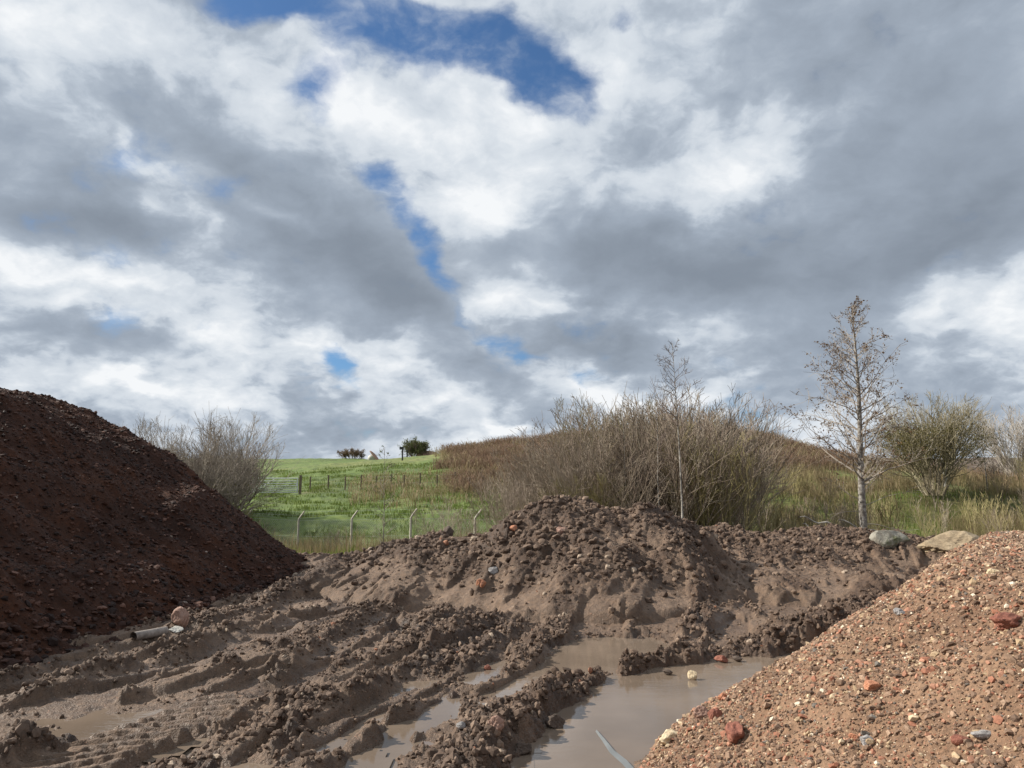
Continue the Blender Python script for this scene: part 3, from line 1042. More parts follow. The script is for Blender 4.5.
# galvanised field gate
g0 = at(252, 499, 60); g1 = at(297, 499, 60)
gzb = far_z(np.array([g1[0]]), np.array([60.]))[0] + .12
gate = empty('field_gate', (g0[0], 60, gzb))
W = g1[0] - g0[0]
for k in range(7):
    zz_ = .08 + [0, .16, .33, .51, .70, .90, 1.12][k]
    tubes('rail', [([(0, 0, zz_), (W / 2, 0, zz_), (W, 0, zz_)], [.036] * 3)], M['galv'], gate, 8)
tubes('brace', [([(0.05, .04, .1), (W * .5, .04, 1.2)], [.018] * 2)], M['galv'], gate, 8)
tubes('frame_end', [([(0, 0, .04), (0, 0, 1.24)], [.03] * 2)], M['galv'], gate, 8)
tubes('frame_end', [([(W, 0, .04), (W, 0, 1.24)], [.045] * 2)], M['galv'], gate, 8)
box('latch_plate', W - .12, W + .02, -.06, -.03, .55, .85, M['galv'], gate)
tag(gate, 'galvanised steel seven bar field gate in the grass field', 'gate')
gp = box('gate_post', -.09, .09, -.09, .09, -.2, 1.45, M['wood'])
gp.location = (g1[0] + .22, 60, gzb); tag(gp, 'dark wooden gate post at the latch end of the field gate', 'gate post')

# far wooden fence posts with wires
fence2 = empty('field_fence', (at(310, 490, 62)[0], 62, 2.0))
wl = []
prev = None
for k, pxx in enumerate([310, 328, 345, 361, 376, 391, 404, 420, 437, 455]):
    p = at(pxx, 490, 62 + .5 * math.sin(k))
    zz_ = far_z(np.array([p[0]]), np.array([p[1]]))[0]
    o = box('post', p[0] - .05, p[0] + .05, p[1] - .05, p[1] + .05, zz_ - .2, zz_ + 1.15 + .12 * math.sin(k * 3), M['wood'], fence2)
    o.location = -fence2.location
    cur = np.array([p[0], p[1], zz_])
    if prev is not None:
        for hh in (.45, .75, 1.05):
            wl.append(([prev + [0, 0, hh], (prev + cur) / 2 + [0, 0, hh - .02], cur + [0, 0, hh]], [.004] * 3))
    prev = cur
o = tubes('wire', wl, M['wire'], fence2, 3); o.location = -fence2.location
tag(fence2, 'row of short wooden posts with wire beyond the field gate', 'fence')

# cranked concrete posts and chain link
fence = empty('security_fence', (-12.0, 41.5, -1.3))
fpts = []
for pxx, d in ((140, 44.5), (194, 43.6), (247, 42.6), (299, 41.6), (352, 40.6), (411, 39.2), (475, 37.6), (543, 36.0), (620, 34.6)):
    x_ = (pxx - 512) / F * d * .985
    z_ = far_z(np.array([x_]), np.array([d]))[0]
    fpts.append(np.array([x_, d, z_]))
for p in fpts:
    ln = [p + [0, 0, -.2], p + [0, 0, 1.0], p + [0, 0, 1.82], p + [.10, -.03, 1.98], p + [.33, -.10, 2.28]]
    o = tubes('post', [(ln, [.072, .068, .062, .055, .045])], M['concrete'], fence, 4, False); o.location = -fence.location
mesh_l = []
for a_, b_ in zip(fpts[:-1], fpts[1:]):
    seg = b_ - a_; L = np.linalg.norm(seg[:2]); u = seg / L
    for h in (.05, .9, 1.78):
        mesh_l.append(([a_ + [0, 0, h], b_ + [0, 0, h]], [.005] * 2))
    for k, e in ((.12, 2.04), (.3, 2.25)):
        mesh_l.append(([a_ + [.3 * k / .3, 0, e], b_ + [.3 * k / .3, 0, e]], [.004] * 2))
    H = 1.73; st = .14
    s = -H
    while s < L:
        s0, z0 = max(s, 0), .05 + max(0, -s)
        s1 = min(s + H, L); z1 = .05 + (s1 - s)
        if s1 > s0: mesh_l.append(([a_ + u * s0 + [0, 0, z0], a_ + u * s1 + [0, 0, z1]], [.0017] * 2))
        s0b, s1b = L - s0, L - s1
        if s1 > s0: mesh_l.append(([a_ + u * s0b + [0, .01, z0], a_ + u * s1b + [0, .01, z1]], [.0017] * 2))
        s += st
o = tubes('chain_link', mesh_l, M['wire'], fence, 3, False); o.location = -fence.location
tag(fence, 'chain link fence on cranked concrete posts at the edge of the field', 'fence')

# dark T post, white post, dark post on the hill
p = at(402, 476, 92); z_ = far_z(np.array([p[0]]), np.array([92.]))[0]
o = empty('signpost', (p[0], 92, z_))
box('upright', -.09, .09, -.06, .06, -.2, 1.7, M['blackp'], o); box('board', -.38, .16, -.09, -.062, 1.35, 1.7, M['blackp'], o)
tag(o, 'dark post with a small board halfway up the green hill', 'sign')
for pxx, hgt, mt, lb in ((407, 1.9, M['blackp'], 'plain dark post beside the round green bush on the hill'), (413.5, 1.2, M['white'], 'small white post beside the round green bush on the hill')):
    p = at(pxx, 462, 128); z_ = far_z(np.array([p[0]]), np.array([128.]))[0]
    o = box('marker_post', -.11, .11, -.11, .11, -.2, hgt, mt); o.location = (p[0], 128, z_); tag(o, lb, 'post')
p = at(928, 470, 52); z_ = far_z(np.array([p[0]]), np.array([52.]))[0]
o = box('marker_post', -.09, .09, -.09, .09, -.2, 2.3, M['white']); o.location = (p[0], 50, z_); tag(o, 'pale post in the tall grass under the olive tree', 'post')
for pxx, dd_, mt, sq, lb in ((372, 140, M['white'], (.8, .6, .75), 'white rock with a brown slab on the skyline of the green hill'), (428, 130, M['pinkb'], (1.9, 1, 1.1), 'brown rock in the grass beside the round green bush')):
    p = at(pxx, 460, dd_); z_ = far_z(np.array([p[0]]), np.array([float(dd_)]))[0]
    v, f = rock_shape(4, np.random.default_rng(int(pxx)), 7, sq, 0)
    o = obj('rock', mesh_np('rock', v, None, f), mt, loc=(p[0], dd_, z_ + .35)); tag(o, lb, 'rock')
    if pxx == 372:
        o.scale = (.9, .9, .9)
        v, f = rock_shape(4, np.random.default_rng(99), 6, (1.5, .6, .32), 0)
        obj('slab', mesh_np('slab', v, None, f), M['pinkb'], o, loc=(.75, -.5, .35), rot=(0, .8, 0))


# ------------------------------------------------------------------ woody plants
def unit(v):
    return v / (np.linalg.norm(v) + 1e-9)


def branch(rs, start, d, length, rad0, nseg, wander, up, taper=.8, end=.0025):
    pts = [np.array(start, float)]; d = unit(np.array(d, float)); st = length / nseg
    for i in range(nseg):
        d = unit(d + rs.normal(0, wander, 3) + np.array([0, 0, up]))
        pts.append(pts[-1] + d * st)
    t = np.linspace(0, 1, nseg + 1)
    return np.array(pts), np.maximum(rad0 * (1 - t) ** taper, end)


def side_dir(rs, d, ang):
    p = rs.normal(size=3); p = unit(p - d * p.dot(d))
    return unit(d * math.cos(ang) + p * math.sin(ang))


def along(pts, t):
    n = len(pts) - 1; i = min(int(t * n), n - 1); f = t * n - i
    return pts[i] * (1 - f) + pts[i + 1] * f, unit(pts[i + 1] - pts[i])


def shrub_lines(rs, stems, h, spread, r0=.03, sides=12, subs=4, ang=.5, up=.05, base=.35, lean=1.0, tw=.0045):
    L = []
    for s in range(stems):
        a = rs.uniform(0, 2 * math.pi); sp = rs.uniform(0, 1) ** .6
        st = np.array([math.cos(a), math.sin(a), 0]) * base * sp
        d = np.array([math.cos(a) * spread * sp * lean, math.sin(a) * spread * sp * lean, 1.0])
        ln = h * rs.uniform(.6, 1.0) * (1 + .15 * sp)
        p, r = branch(rs, st, d, ln, r0 * rs.uniform(.6, 1.2), 9, .09, up, .7, tw)
        L.append((p, r))
        for k in range(sides):
            t = rs.uniform(.18, .95)
            q, dd = along(p, t)
            l2 = ln * (1 - t) * rs.uniform(.45, .8) + .25
            p2, r2 = branch(rs, q, side_dir(rs, dd, rs.uniform(.3, .75) * ang * 2), l2, r0 * (1 - t) * .5 + tw, 5, .13, up * 1.5, .7, tw)
            L.append((p2, r2))
            for j in range(subs):
                t2 = rs.uniform(.2, .95); q2, d2 = along(p2, t2)
                p3, r3 = branch(rs, q2, side_dir(rs, d2, rs.uniform(.3, .8)), l2 * rs.uniform(.25, .5), tw * 1.3, 3, .15, up, .5, tw)
                L.append((p3, r3))
    return L


def leaf_mesh(name, pos, size, rs, tri_per=2):
    n = len(pos)
    a = rs.normal(size=(n, 3)); a /= np.linalg.norm(a, axis=1, keepdims=True)
    b = rs.normal(size=(n, 3)); b = np.cross(a, b); b /= np.linalg.norm(b, axis=1, keepdims=True)
    c = np.cross(a, b)
    s = (size * rs.uniform(.6, 1.3, n))[:, None]
    v = np.stack([pos - a * s, pos + b * s * .55 + c * s * .15, pos + a * s, pos - b * s * .55 + c * s * .15], 1).reshape(-1, 3)
    q = np.arange(n * 4).reshape(-1, 4)
    return mesh_np(name, v, q)


TW = dict(
    brown=mat_twig('brown_twigs', [(0, (.17, .128, .100)), (.35, (.26, .200, .155)), (.7, (.22, .180, .13)), (1, (.42, .36, .29))]),
    olive=mat_twig('olive_twigs', [(0, (.20, .17, .075)), (.4, (.27, .235, .10)), (.8, (.33, .27, .14)), (1, (.44, .38, .24))]),
    mid=mat_twig('grey_olive_twigs', [(0, (.15, .125, .075)), (.4, (.21, .18, .11)), (.8, (.30, .26, .18)), (1, (.40, .36, .27))]),
    grey=mat_twig('grey_twigs', [(0, (.16, .13, .11)), (.4, (.26, .22, .18)), (.8, (.36, .32, .27)), (1, (.42, .38, .33))]),
    birch=mat_bark('birch_bark', [(.38, (.09, .08, .07)), (.52, (.28, .26, .23)), (.66, (.46, .43, .38))], 5, 1.2),
    bark=mat_bark('mottled_bark', [(.3, (.08, .07, .06)), (.48, (.17, .15, .13)), (.6, (.34, .32, .29))], 9, .9),
    dark=mat_twig('dark_twigs', [(0, (.07, .05, .042)), (.5, (.11, .08, .065)), (1, (.16, .12, .10))]),
    leaf=mat_leaf('withered_leaves', [(0, (.10, .06, .035)), (.35, (.17, .10, .055)), (.7, (.26, .17, .08)), (.85, (.30, .23, .09)), (1, (.07, .045, .03))]),
    yleaf=mat_leaf('olive_leaves', [(0, (.09, .085, .03)), (.5, (.14, .125, .04)), (.85, (.21, .165, .055)), (1, (.06, .07, .022))]),
    green=mat_leaf('evergreen_leaves', [(0, (.06, .085, .03)), (.5, (.10, .125, .045)), (1, (.15, .15, .06))]),
    bramble=mat_leaf('bramble_stems', [(0, (.15, .09, .06)), (.35, (.23, .15, .10)), (.6, (.19, .130, .09)), (.75, (.17, .15, .075)), (1, (.36, .28, .20))]),
    weed=mat_leaf('dead_weed_stems', [(0, (.20, .13, .08)), (.35, (.30, .21, .13)), (.6, (.24, .17, .10)), (.8, (.22, .19, .09)), (1, (.42, .34, .22))]),
    straw=mat_leaf('dry_grass', [(0, (.19, .135, .075)), (.3, (.27, .20, .115)), (.55, (.17, .145, .065)), (.8, (.34, .265, .16)), (1, (.44, .36, .24))]),
    blade=mat_leaf('grass_blades', [(0, (.09, .13, .025)), (.4, (.13, .18, .035)), (.75, (.20, .21, .055)), (1, (.30, .26, .11))]),
)

rs = np.random.default_rng(21)
# thicket prototypes
protos = []
for k in range(5):
    L = shrub_lines(rs, 19 + 2 * k, 4.6, .34 + .05 * k, .021, 13, 5, .5, .06, 1.0, tw=.0050)
    v, q = tube_arrays(L, 3)
    me = mesh_np('stems', v, q); me.materials.append(TW['brown'])
    me2 = me.copy(); me2.materials.clear(); me2.materials.append(TW['olive'])
    protos.append((me, me2))


def ground_here(x, y):
    return float(far_z(np.array([float(x)]), np.array([float(y)]))[0])


# silhouette heights of the thicket (height of its top, metres) by place
placed = []
def thicket_top(x, y):
    px = 512 + x / y * F
    top = np.interp(px, [500, 530, 560, 600, 650, 690, 725, 745, 760, 800], [478, 456, 430, 412, 398, 396, 412, 446, 480, 500])
    return EYE + (500 - top) / F * y


lab = ['dense bare brown shrub in the thicket behind the earth mound', 'bare olive stemmed shrub low in the thicket behind the earth mound']
cnt = 0
for k in range(400):
    if cnt >= 50: break
    y = rs.uniform(28, 40); px = rs.uniform(522, 722)
    x = (px - 512) / F * y
    if any(math.hypot(x - a, y - b) < 1.3 for a, b in placed): continue
    placed.append((x, y)); cnt += 1
    zg = ground_here(x, y)
    hh = (thicket_top(x, y) - zg) * rs.uniform(.80, 1.08)
    if rs.uniform() < .25: hh *= rs.uniform(.55, .8)
    hh = max(hh, 1.2)
    ol = int(rs.uniform() < (.25 if hh > 3.2 else .75))
    s = hh / 4.9
    o = obj('bare_shrub', protos[int(rs.integers(5))][ol], None, loc=(x, y, zg - .05), rot=(0, 0, rs.uniform(0, 6.28)))
    o.scale = (max(s, .7), max(s, .7), s)
    tag(o, lab[ol], 'shrub', ['brown shrubs of the thicket', 'olive shrubs of the thicket'][ol])

# large grey bush by the dark heap
def big_bush(name, loc, label, h, spread, stems, mats, seed, leaves=None, lmat=None, lsize=.05, cat='bush', sides=16, subs=6, tw=.007, base=.6, up=.04):
    r = np.random.default_rng(seed)
    o = empty(name, loc)
    L = shrub_lines(r, stems, h, spread, .05, sides, subs, .5, up, base, tw=tw)
    v, q = tube_arrays(L, 3)
    obj('branches', mesh_np('branches', v, q), mats, o)
    if leaves:
        ends = np.array([l[0][-1] for l in L] + [l[0][-2] for l in L])
        ends = ends[(ends[:, 2] > h * leaves[1]) & (ends[:, 2] < h * leaves[2])]
        pos = ends[r.integers(0, len(ends), leaves[0])] + r.normal(0, .14, (leaves[0], 3))
        obj('leaves', leaf_mesh('leaves', pos, lsize, r), lmat, o)
    return tag(o, label, cat)


x_ = (196 - 512) / F * 38
big_bush('bare_bush', (x_, 38, ground_here(x_, 38)), 'wide bare grey bush with upright twigs behind the dark soil heap', 7.2, .50, 54, TW['grey'], 3, tw=.006, base=1.2,
         leaves=(2500, .0, .55), lmat=TW['yleaf'], lsize=.035)
x_ = (165 - 512) / F * 41
big_bush('bare_bush', (x_, 41, ground_here(x_, 41)), 'pale bare bush behind the crest of the dark soil heap', 6.2, .55, 26, TW['grey'], 4, tw=.006, base=.9)
x_ = (212 - 512) / F * 47.5
big_bush('dark_bush', (x_, 47.5, ground_here(x_, 47.5)), 'low dense dark bush behind the wide bare grey bush', 4.4, .6, 60, TW['dark'], 5, (7000, .1, 1.0), TW['bramble'], .05, tw=.010, base=2.0)
x_ = (198 - 512) / F * 36
big_bush('olive_bush', (x_, 36, ground_here(x_, 36)), 'low olive green bush between the dark heap and the field gate', 3.2, .8, 34, TW['olive'], 6, (3500, .05, 1.0), TW['yleaf'], .03, tw=.006, base=1.0)
# olive and white tree on the right
x_ = (930 - 512) / F * 48
big_bush('olive_tree', (x_, 48, ground_here(x_, 48) + .2), 'broad bare tree with olive lower crown and pale upper twigs beside the alder', 6.6, .70, 40, TW['mid'], 7, (6000, .10, .66), TW['yleaf'], .065, 'tree', tw=.008, base=.7)
x_ = (1022 - 512) / F * 60
big_bush('bare_tree', (x_, 60, ground_here(x_, 60)), 'rounded bare pale tree on the skyline at the edge of the tall grass', 6.8, .75, 26, TW['grey'], 8, cat='tree', tw=.008, base=.6)
# hill top
x_ = (418 - 512) / F * 130
big_bush('green_bush', (x_, 130, ground_here(x_, 130) - .3), 'small round evergreen bush on the hill skyline', 3.8, .55, 20, TW['dark'], 9, (5200, .1, 1.2), TW['green'], .12, tw=.012, base=.6)
x_ = (353 - 512) / F * 150
big_bush('brown_bush', (x_, 150, ground_here(x_, 150) - .3), 'low spreading brown bush on the hill skyline beside the white rock', 2.2, 1.3, 22, TW['bramble'], 10, (1500, .0, 1.2), TW['bramble'], .10, tw=.012, base=1.5)


# slender birches
def slender(name, loc, h, r0, label, seed, crown_from=.6, nbr=26, blen=1.7, fork=None, trunk_mat='birch', leaves=None, lm='leaf', lsize=.05, lean=(0, 0), subs=5, tw=.006, cat='tree', low=None, wob=.02, group=None, ang=(.6, 1.0), brup=.03, minl=.3, brk=.6, pw=1.0):
    r = np.random.default_rng(seed)
    o = empty(name, loc)
    p, rr_ = branch(r, (0, 0, -.3), (0, 0, 1), h + .3, r0, 18, wob, .02, .85, .008)
    tt_ = np.linspace(0, 1, 19)[:, None]; p[:, :2] += (np.array(lean) * h - p[-1, :2]) * tt_
    k = h / p[-1][2]; p[:, 2] *= k
    tubes('trunk', [(p, rr_)], TW[trunk_mat], o, 8)
    B = []
    for i in range(nbr):
        t = crown_from + (1 - crown_from) * ((i + r.uniform()) / nbr) ** pw * .96
        q, d = along(p, t)
        l = blen * (1 - (t - crown_from) / (1 - crown_from)) ** .8 * r.uniform(.6, 1.1) + minl
        pp, r2 = branch(r, q, side_dir(r, d, r.uniform(*ang)), l, r0 * (1 - t) * brk + .008, 7, .13, brup, .8, tw)
        B.append((pp, r2))
        for j in range(subs):
            t2 = r.uniform(.2, .97); q2, d2 = along(pp, t2)
            l3 = l * r.uniform(.2, .45)
            p3, r3 = branch(r, q2, side_dir(r, d2, r.uniform(.4, .9)), l3, tw * 1.4, 4, .15, .02, .5, tw)
            B.append((p3, r3))
            for m_ in range(2):
                q4, d4 = along(p3, r.uniform(.3, .95))
                B.append(branch(r, q4, side_dir(r, d4, r.uniform(.4, .9)), l3 * .5, tw, 3, .15, .02, .5, tw * .9))
    if fork:
        for (t, dv, l) in fork:
            q, d = along(p, t)
            pp, r2 = branch(r, q, dv, l, r0 * (1 - t) * .9 + .01, 10, .05, .08, .8, tw)
            B.append((pp, r2))
            for j in range(12):
                q2, d2 = along(pp, r.uniform(.3, 1)); B.append(branch(r, q2, side_dir(r, d2, .6), l * .2, tw, 4, .1, .05, .6, tw))
    if low:
        for (t, dv, l, droop) in low:
            q, d = along(p, t)
            pp, r2 = branch(r, q, dv, l, .017, 8, .12, droop, .8, tw)
            B.append((pp, r2))
            for j in range(7):
                q2, d2 = along(pp, r.uniform(.3, 1)); B.append(branch(r, q2, side_dir(r, d2, .7), l * .25, tw * 1.3, 4, .15, droop, .6, tw))
    v, q = tube_arrays(B, 3)
    obj('branches', mesh_np('branches', v, q), TW['dark'] if trunk_mat != 'bark' else TW['grey'], o)
    if leaves:
        ends = np.vstack([l[0][1:] for l in B])
        ends = ends[ends[:, 2] > h * leaves[1]]
        wt_ = np.hypot(ends[:, 0] - lean[0] * h, ends[:, 1]) + .15; wt_ = wt_ / wt_.sum()
        cl_ = ends[r.choice(len(ends), leaves[0] // 3, p=wt_)]
        pos = np.repeat(cl_, 3, 0) + r.normal(0, .045, (len(cl_) * 3, 3))
        obj('leaves', leaf_mesh('leaves', pos, lsize, r), TW[lm], o)
    return tag(o, label, cat, group)


def on(px, d): 
    x = (px - 512) / F * d
    return (x, d, ground_here(x, d))


def height_to(px, top, d, zg):
    return at(px, top, d)[2] - zg


for (px, d, top, r0, label, seed, kw) in [
    (677, 24.5, 343, .040, 'tall slender white birch standing behind the earth mound', 31, dict(fork=[(.62, (-.85, 0, 1), 2.0)], crown_from=.62, nbr=30, blen=.95, subs=5, tw=.0045, lean=(-.005, 0))),
    (658, 27, 405, .034, 'thin pale birch beside the tall white birch', 32, dict(crown_from=.45, nbr=18, blen=.9, subs=3)),
    (632, 28.5, 415, .028, 'crooked pale sapling behind the summit of the earth mound', 33, dict(crown_from=.4, nbr=16, blen=.9, subs=3, lean=(-.06, 0))),
]:
    l = on(px, d)
    slender('birch_tree', l, height_to(px, top, d, l[2]), r0, label, seed, **kw)

d = 25.5
l = on(857, d)
slender('alder_tree', l, height_to(862, 302, d, l[2]), .145, 'tall mottled grey alder dotted with withered leaves beside the boulders', 41, crown_from=.28, nbr=80, pw=1.0, blen=2.7, subs=7, brk=.30,
        trunk_mat='bark', leaves=(3300, .27), lsize=.038, tw=.0055, lean=(.018, 0), wob=.012, ang=(.75, 1.25), brup=.05, minl=.25,
        low=[(.20, (-1, .1, .25), 1.6, -.05), (.24, (-1, .3, .35), 1.4, .02), (.22, (1, -.1, .15), 1.9, -.02), (.15, (1, .2, .1), 2.6, -.02), (.12, (-1, -.2, -.1), 1.9, -.03),
             (.10, (1, 0, .0), 2.2, -.03), (.27, (1, 0, .4), 1.5, .0), (.09, (-1, .3, .1), 1.3, -.04)])
# fallen branches under the alder
fl = []
for a_, b_, sag in (((800, 517), (832, 525), .0), ((803, 524), (818, 532), .0), ((838, 520), (880, 534), 0)):
    p0 = at(*a_, 24.5); p1 = at(*b_, 24.3)
    pts = np.array([p0 * (1 - t) + p1 * t + [0, 0, .06 * math.sin(t * 9)] for t in np.linspace(0, 1, 8)])
    fl.append((pts, np.linspace(.018, .034, 8)))
tag(tubes('fallen_branch', fl, TW['birch'], None, 6), 'bleached fallen branches lying at the foot of the alder', 'branch')
l = on(983, 50)
slender('sapling', l, height_to(983, 412, 50, l[2]), .05, 'thin bare sapling beside the broad olive tree', 43, crown_from=.3, nbr=20, blen=1.3, subs=4, trunk_mat='bark', tw=.008, cat='sapling')
l = on(385, 33)
slender('sapling', l, height_to(385, 447, 33, l[2]), .028, 'tall thin sapling with few leaves in front of the chain link fence', 44, crown_from=.15, nbr=26, blen=.6, subs=3, trunk_mat='bark', tw=.004, cat='sapling', leaves=(120, .5), lm='green', lsize=.045)

# bare multi stem saplings before the field
for (px, d, h, lb) in [(455, 31, 2.9, 'bare twiggy sapling at the edge of the mound by the last fence post'), (436, 34, 2.4, 'bare sapling clump between the thin sapling and the mound'),
                       (272, 36, 1.9, 'bare twiggy weed clump beside the first fence post'), (478, 33, 2.6, 'bare spreading sapling before the bramble slope'), (345, 39, 1.3, 'low twiggy clump between two concrete posts')]:
    x_, y_, z_ = on(px, d)
    L = shrub_lines(rs, 7, h, .4, .016, 8, 3, .5, .05, .5, tw=.0045)
    v, q = tube_arrays(L, 3)
    tag(obj('bare_sapling', mesh_np('bare_sapling', v, q), TW['brown'], loc=(x_, y_, z_)), lb, 'sapling')

# whips in the tall grass on the right
wp = []
for k in range(4):
    L = shrub_lines(rs, 7, 2.6, .25, .014, 6, 2, .4, .08, .45, tw=.006)
    v, q = tube_arrays(L, 3)
    me = mesh_np('sapling_whips', v, q); me.materials.append([TW['olive'], TW['brown'], TW['straw'], TW['olive']][k]); wp.append(me)
for k in range(120):
    d = rs.uniform(27, 52); px = rs.uniform(745, 1060)
    if 868 < px < 950 and rs.uniform() < .75: continue
    x, y, z_ = on(px, d)
    o = obj('whip_sapling', wp[int(rs.integers(4))], None, loc=(x, y, z_), rot=(0, 0, rs.uniform(0, 6.28)))
    s = rs.uniform(.5, 1.0); o.scale = (s, s, s)
    tag(o, 'thin upright sapling whips in the tall grass behind the bund and boulders', 'sapling', 'sapling whips in the tall grass')


# ------------------------------------------------------------------ ground cover
def blades(n, x, y, h, w, rs_, lean=.35):
    z = far_z(x, y)
    a = rs_.uniform(0, 2 * math.pi, n)
    dx, dy = np.cos(a) * w, np.sin(a) * w
    la = rs_.uniform(0, 2 * math.pi, n); ll = rs_.uniform(0, lean, n) * h
    mx, my = np.cos(la) * ll * .4, np.sin(la) * ll * .4
    v = np.stack([np.stack([x - dx, y - dy, z - .03], -1), np.stack([x + dx, y + dy, z - .03], -1),
                  np.stack([x + mx + dx * .7, y + my + dy * .7, z + h * .6], -1), np.stack([x + mx - dx * .7, y + my - dy * .7, z + h * .6], -1),
                  np.stack([x + np.cos(la) * ll, y + np.sin(la) * ll, z + h], -1)], 1).reshape(-1, 3)
    b = np.arange(n)[:, None] * 5
    return v, b + np.array([[0, 1, 2, 3]]), b + np.array([[3, 2, 4]])


def cover(name, x, y, h, w, material, label, lean=.35):
    v, q, t = blades(len(x), x, y, h, w, rs, lean)
    o = obj(name, mesh_np(name, v, q, t), material)
    return tag(o, label, name.replace('_', ' '), kind='stuff')


# short grass between yard and fence and in the field
n = 60000
a = np.radians(rs.uniform(-34, 6, n)); r_ = rs.uniform(21, 46, n)
x, y = np.sin(a) * r_, np.cos(a) * r_
k = (y + 1.0 * fbm(x / 2, y / 2, 4, 55) > 22.3)
x, y = x[k], y[k]
dens = fbm(x / 2.5, y / 2.5, 3, 66)
h = (.10 + .22 * rs.uniform(0, 1, len(x)) ** 2 + .30 * sstep(0, .5, dens)) * (1 - .4 * (y > 42))
cover('rough_grass', x, y, h, .012 + 0 * x, TW['blade'], 'rough green and straw grass between the muddy yard and the fence')
k = rs.uniform(0, 1, len(x)) < .45 * sstep(-.1, .5, dens) * (y < 43)
cover('dry_grass', x[k] + .1, y[k], h[k] * 1.9 + .1, .009 + 0 * x[k], TW['straw'], 'straw coloured dead grass stems along the chain link fence')
n = 55000
px = rs.uniform(235, 520, n); y = rs.uniform(44, 84, n); x = (px - 512) / F * y
k = rs.uniform(0, 1, n) < sstep(-.25, .4, fbm(x / 3, y / 2, 3, 70))
x, y = x[k], y[k]
cover('field_tussocks', x, y, .10 + .22 * rs.uniform(0, 1, len(x)) ** 2, .022 + 0 * x, TW['blade'], 'green and straw tussocks in the field beyond the fence')
# tall grass on the right
n = 90000
px = rs.uniform(735, 1090, n); y = rs.uniform(25, 66, n); x = (px - 512) / F * y
pm = np.exp(-.5 * ((x / y * F + 512 - 905) / 30) ** 2) * (y < 50)
k = rs.uniform(0, 1, n) > .93 * pm
x, y = x[k], y[k]
dens = fbm(x / 3.5, y / 3.5, 3, 67)
k = rs.uniform(0, 1, len(x)) < .25 + .9 * sstep(-.25, .2, dens)
x, y, dens = x[k], y[k], dens[k]
h = .25 + .60 * rs.uniform(0, 1, len(x)) * sstep(-.4, .4, dens)
cover('tall_grass', x, y, h, .011 + .0001 * y, TW['straw'], 'tall straw coloured grass behind the boulders', .3)
n = 30000
px = rs.uniform(735, 1090, n); y = rs.uniform(24.5, 50, n); x = (px - 512) / F * y
cover('green_grass', x, y, .12 + .25 * rs.uniform(0, 1, n), .013 + 0 * x, TW['blade'], 'green grass around the boulders and alder')

# bramble slope: arching stems
def arch_field(name, n, area, hgt, material, label, dens_seed, edge=-6.0):
    V = []; Q = []
    x = rs.uniform(area[0], area[1], n); y = rs.uniform(area[2], area[3], n)
    k = fbm(x / 5, y / 5, 3, dens_seed) > -.35
    k &= x > edge - .11 * (y - 70) + 2.0 * fbm(x / 6, y / 6, 4, 57)
    e = np.minimum(np.minimum(x - area[0], area[1] - x) / 4, np.minimum(y - area[2], area[3] - y) / 7)
    k &= rs.uniform(0, 1, n) < sstep(0, 1, e + .5 * fbm(x / 3, y / 3, 3, dens_seed + 5))
    x, y = x[k], y[k]
    z = far_z(x, y); m = len(x)
    hh = hgt * rs.uniform(.4, 1.15, m) * (1 + .5 * fbm(x / 4, y / 4, 3, dens_seed + 1))
    a = rs.uniform(0, 2 * math.pi, m); l = hh * rs.uniform(.3, 1.1, m); w = rs.uniform(.012, .028, m)
    wx, wy = -np.sin(a) * w, np.cos(a) * w
    vs = []
    for t, zz in ((0, 0), (.35, .75), (.7, 1.0), (1, .85)):
        c = np.stack([x + np.cos(a) * l * t, y + np.sin(a) * l * t, z + hh * zz], -1)
        o = np.stack([wx, wy, wx * .5], -1) * (1 - .6 * t)
        vs += [c - o, c + o]
    v = np.stack(vs, 1).reshape(-1, 3)
    b = np.arange(m)[:, None] * 8
    q = np.vstack([b + np.array([[0, 1, 3, 2]]), b + np.array([[2, 3, 5, 4]]), b + np.array([[4, 5, 7, 6]])])
    o = obj(name, mesh_np(name, v, q), material)
    return tag(o, label, 'brambles', kind='stuff')


arch_field('bramble_scrub', 110000, (-14, 40, 57, 104), 1.05, TW['bramble'], 'tangled brown bramble scrub covering the hill behind the thicket', 81)
arch_field('brown_weeds', 34000, (30, 80, 52, 84), .8, TW['weed'], 'brown dead weeds covering the slope at the top of the tall grass', 86)
arch_field('dead_weeds', 7000, (-16, 8, 50, 72), .8, TW['straw'], 'pale dead weed stems at the foot of the bramble slope', 84, -14)
arch_field('hill_weeds', 30000, (-13, 40, 60, 104), 1.0, TW['straw'], 'olive and straw weeds growing through the brown bramble on the hill', 87, -7.5)

# ------------------------------------------------------------------ sky
SUN_AZ = math.radians(-80); SUN_EL = math.radians(35)
w = bpy.data.worlds.new('World'); S.world = w
w.use_nodes = True
nt = w.node_tree
for n_ in list(nt.nodes): nt.nodes.remove(n_)
out = nt.nodes.new('ShaderNodeOutputWorld')
bg = nt.nodes.new('ShaderNodeBackground'); bg.inputs['Strength'].default_value = .082
nt.links.new(bg.outputs[0], out.inputs[0])
sky = nt.nodes.new('ShaderNodeTexSky'); sky.sky_type = 'NISHITA'; sky.sun_disc = False
sky.sun_elevation = SUN_EL; sky.sun_rotation = SUN_AZ % (2 * math.pi)
sky.air_density = 1.0; sky.dust_density = .6; sky.ozone_density = 2.0
gen = nt.nodes.new('ShaderNodeTexCoord').outputs['Generated']


def vm(op, a, b=None, scale=None):
    n = nt.nodes.new('ShaderNodeVectorMath'); n.operation = op
    for i, v in enumerate((a, b)):
        if v is None: continue
        if hasattr(v, 'is_output'): nt.links.new(v, n.inputs[i])
        else: n.inputs[i].default_value = v
    if scale is not None: n.inputs['Scale'].default_value = scale
    return n


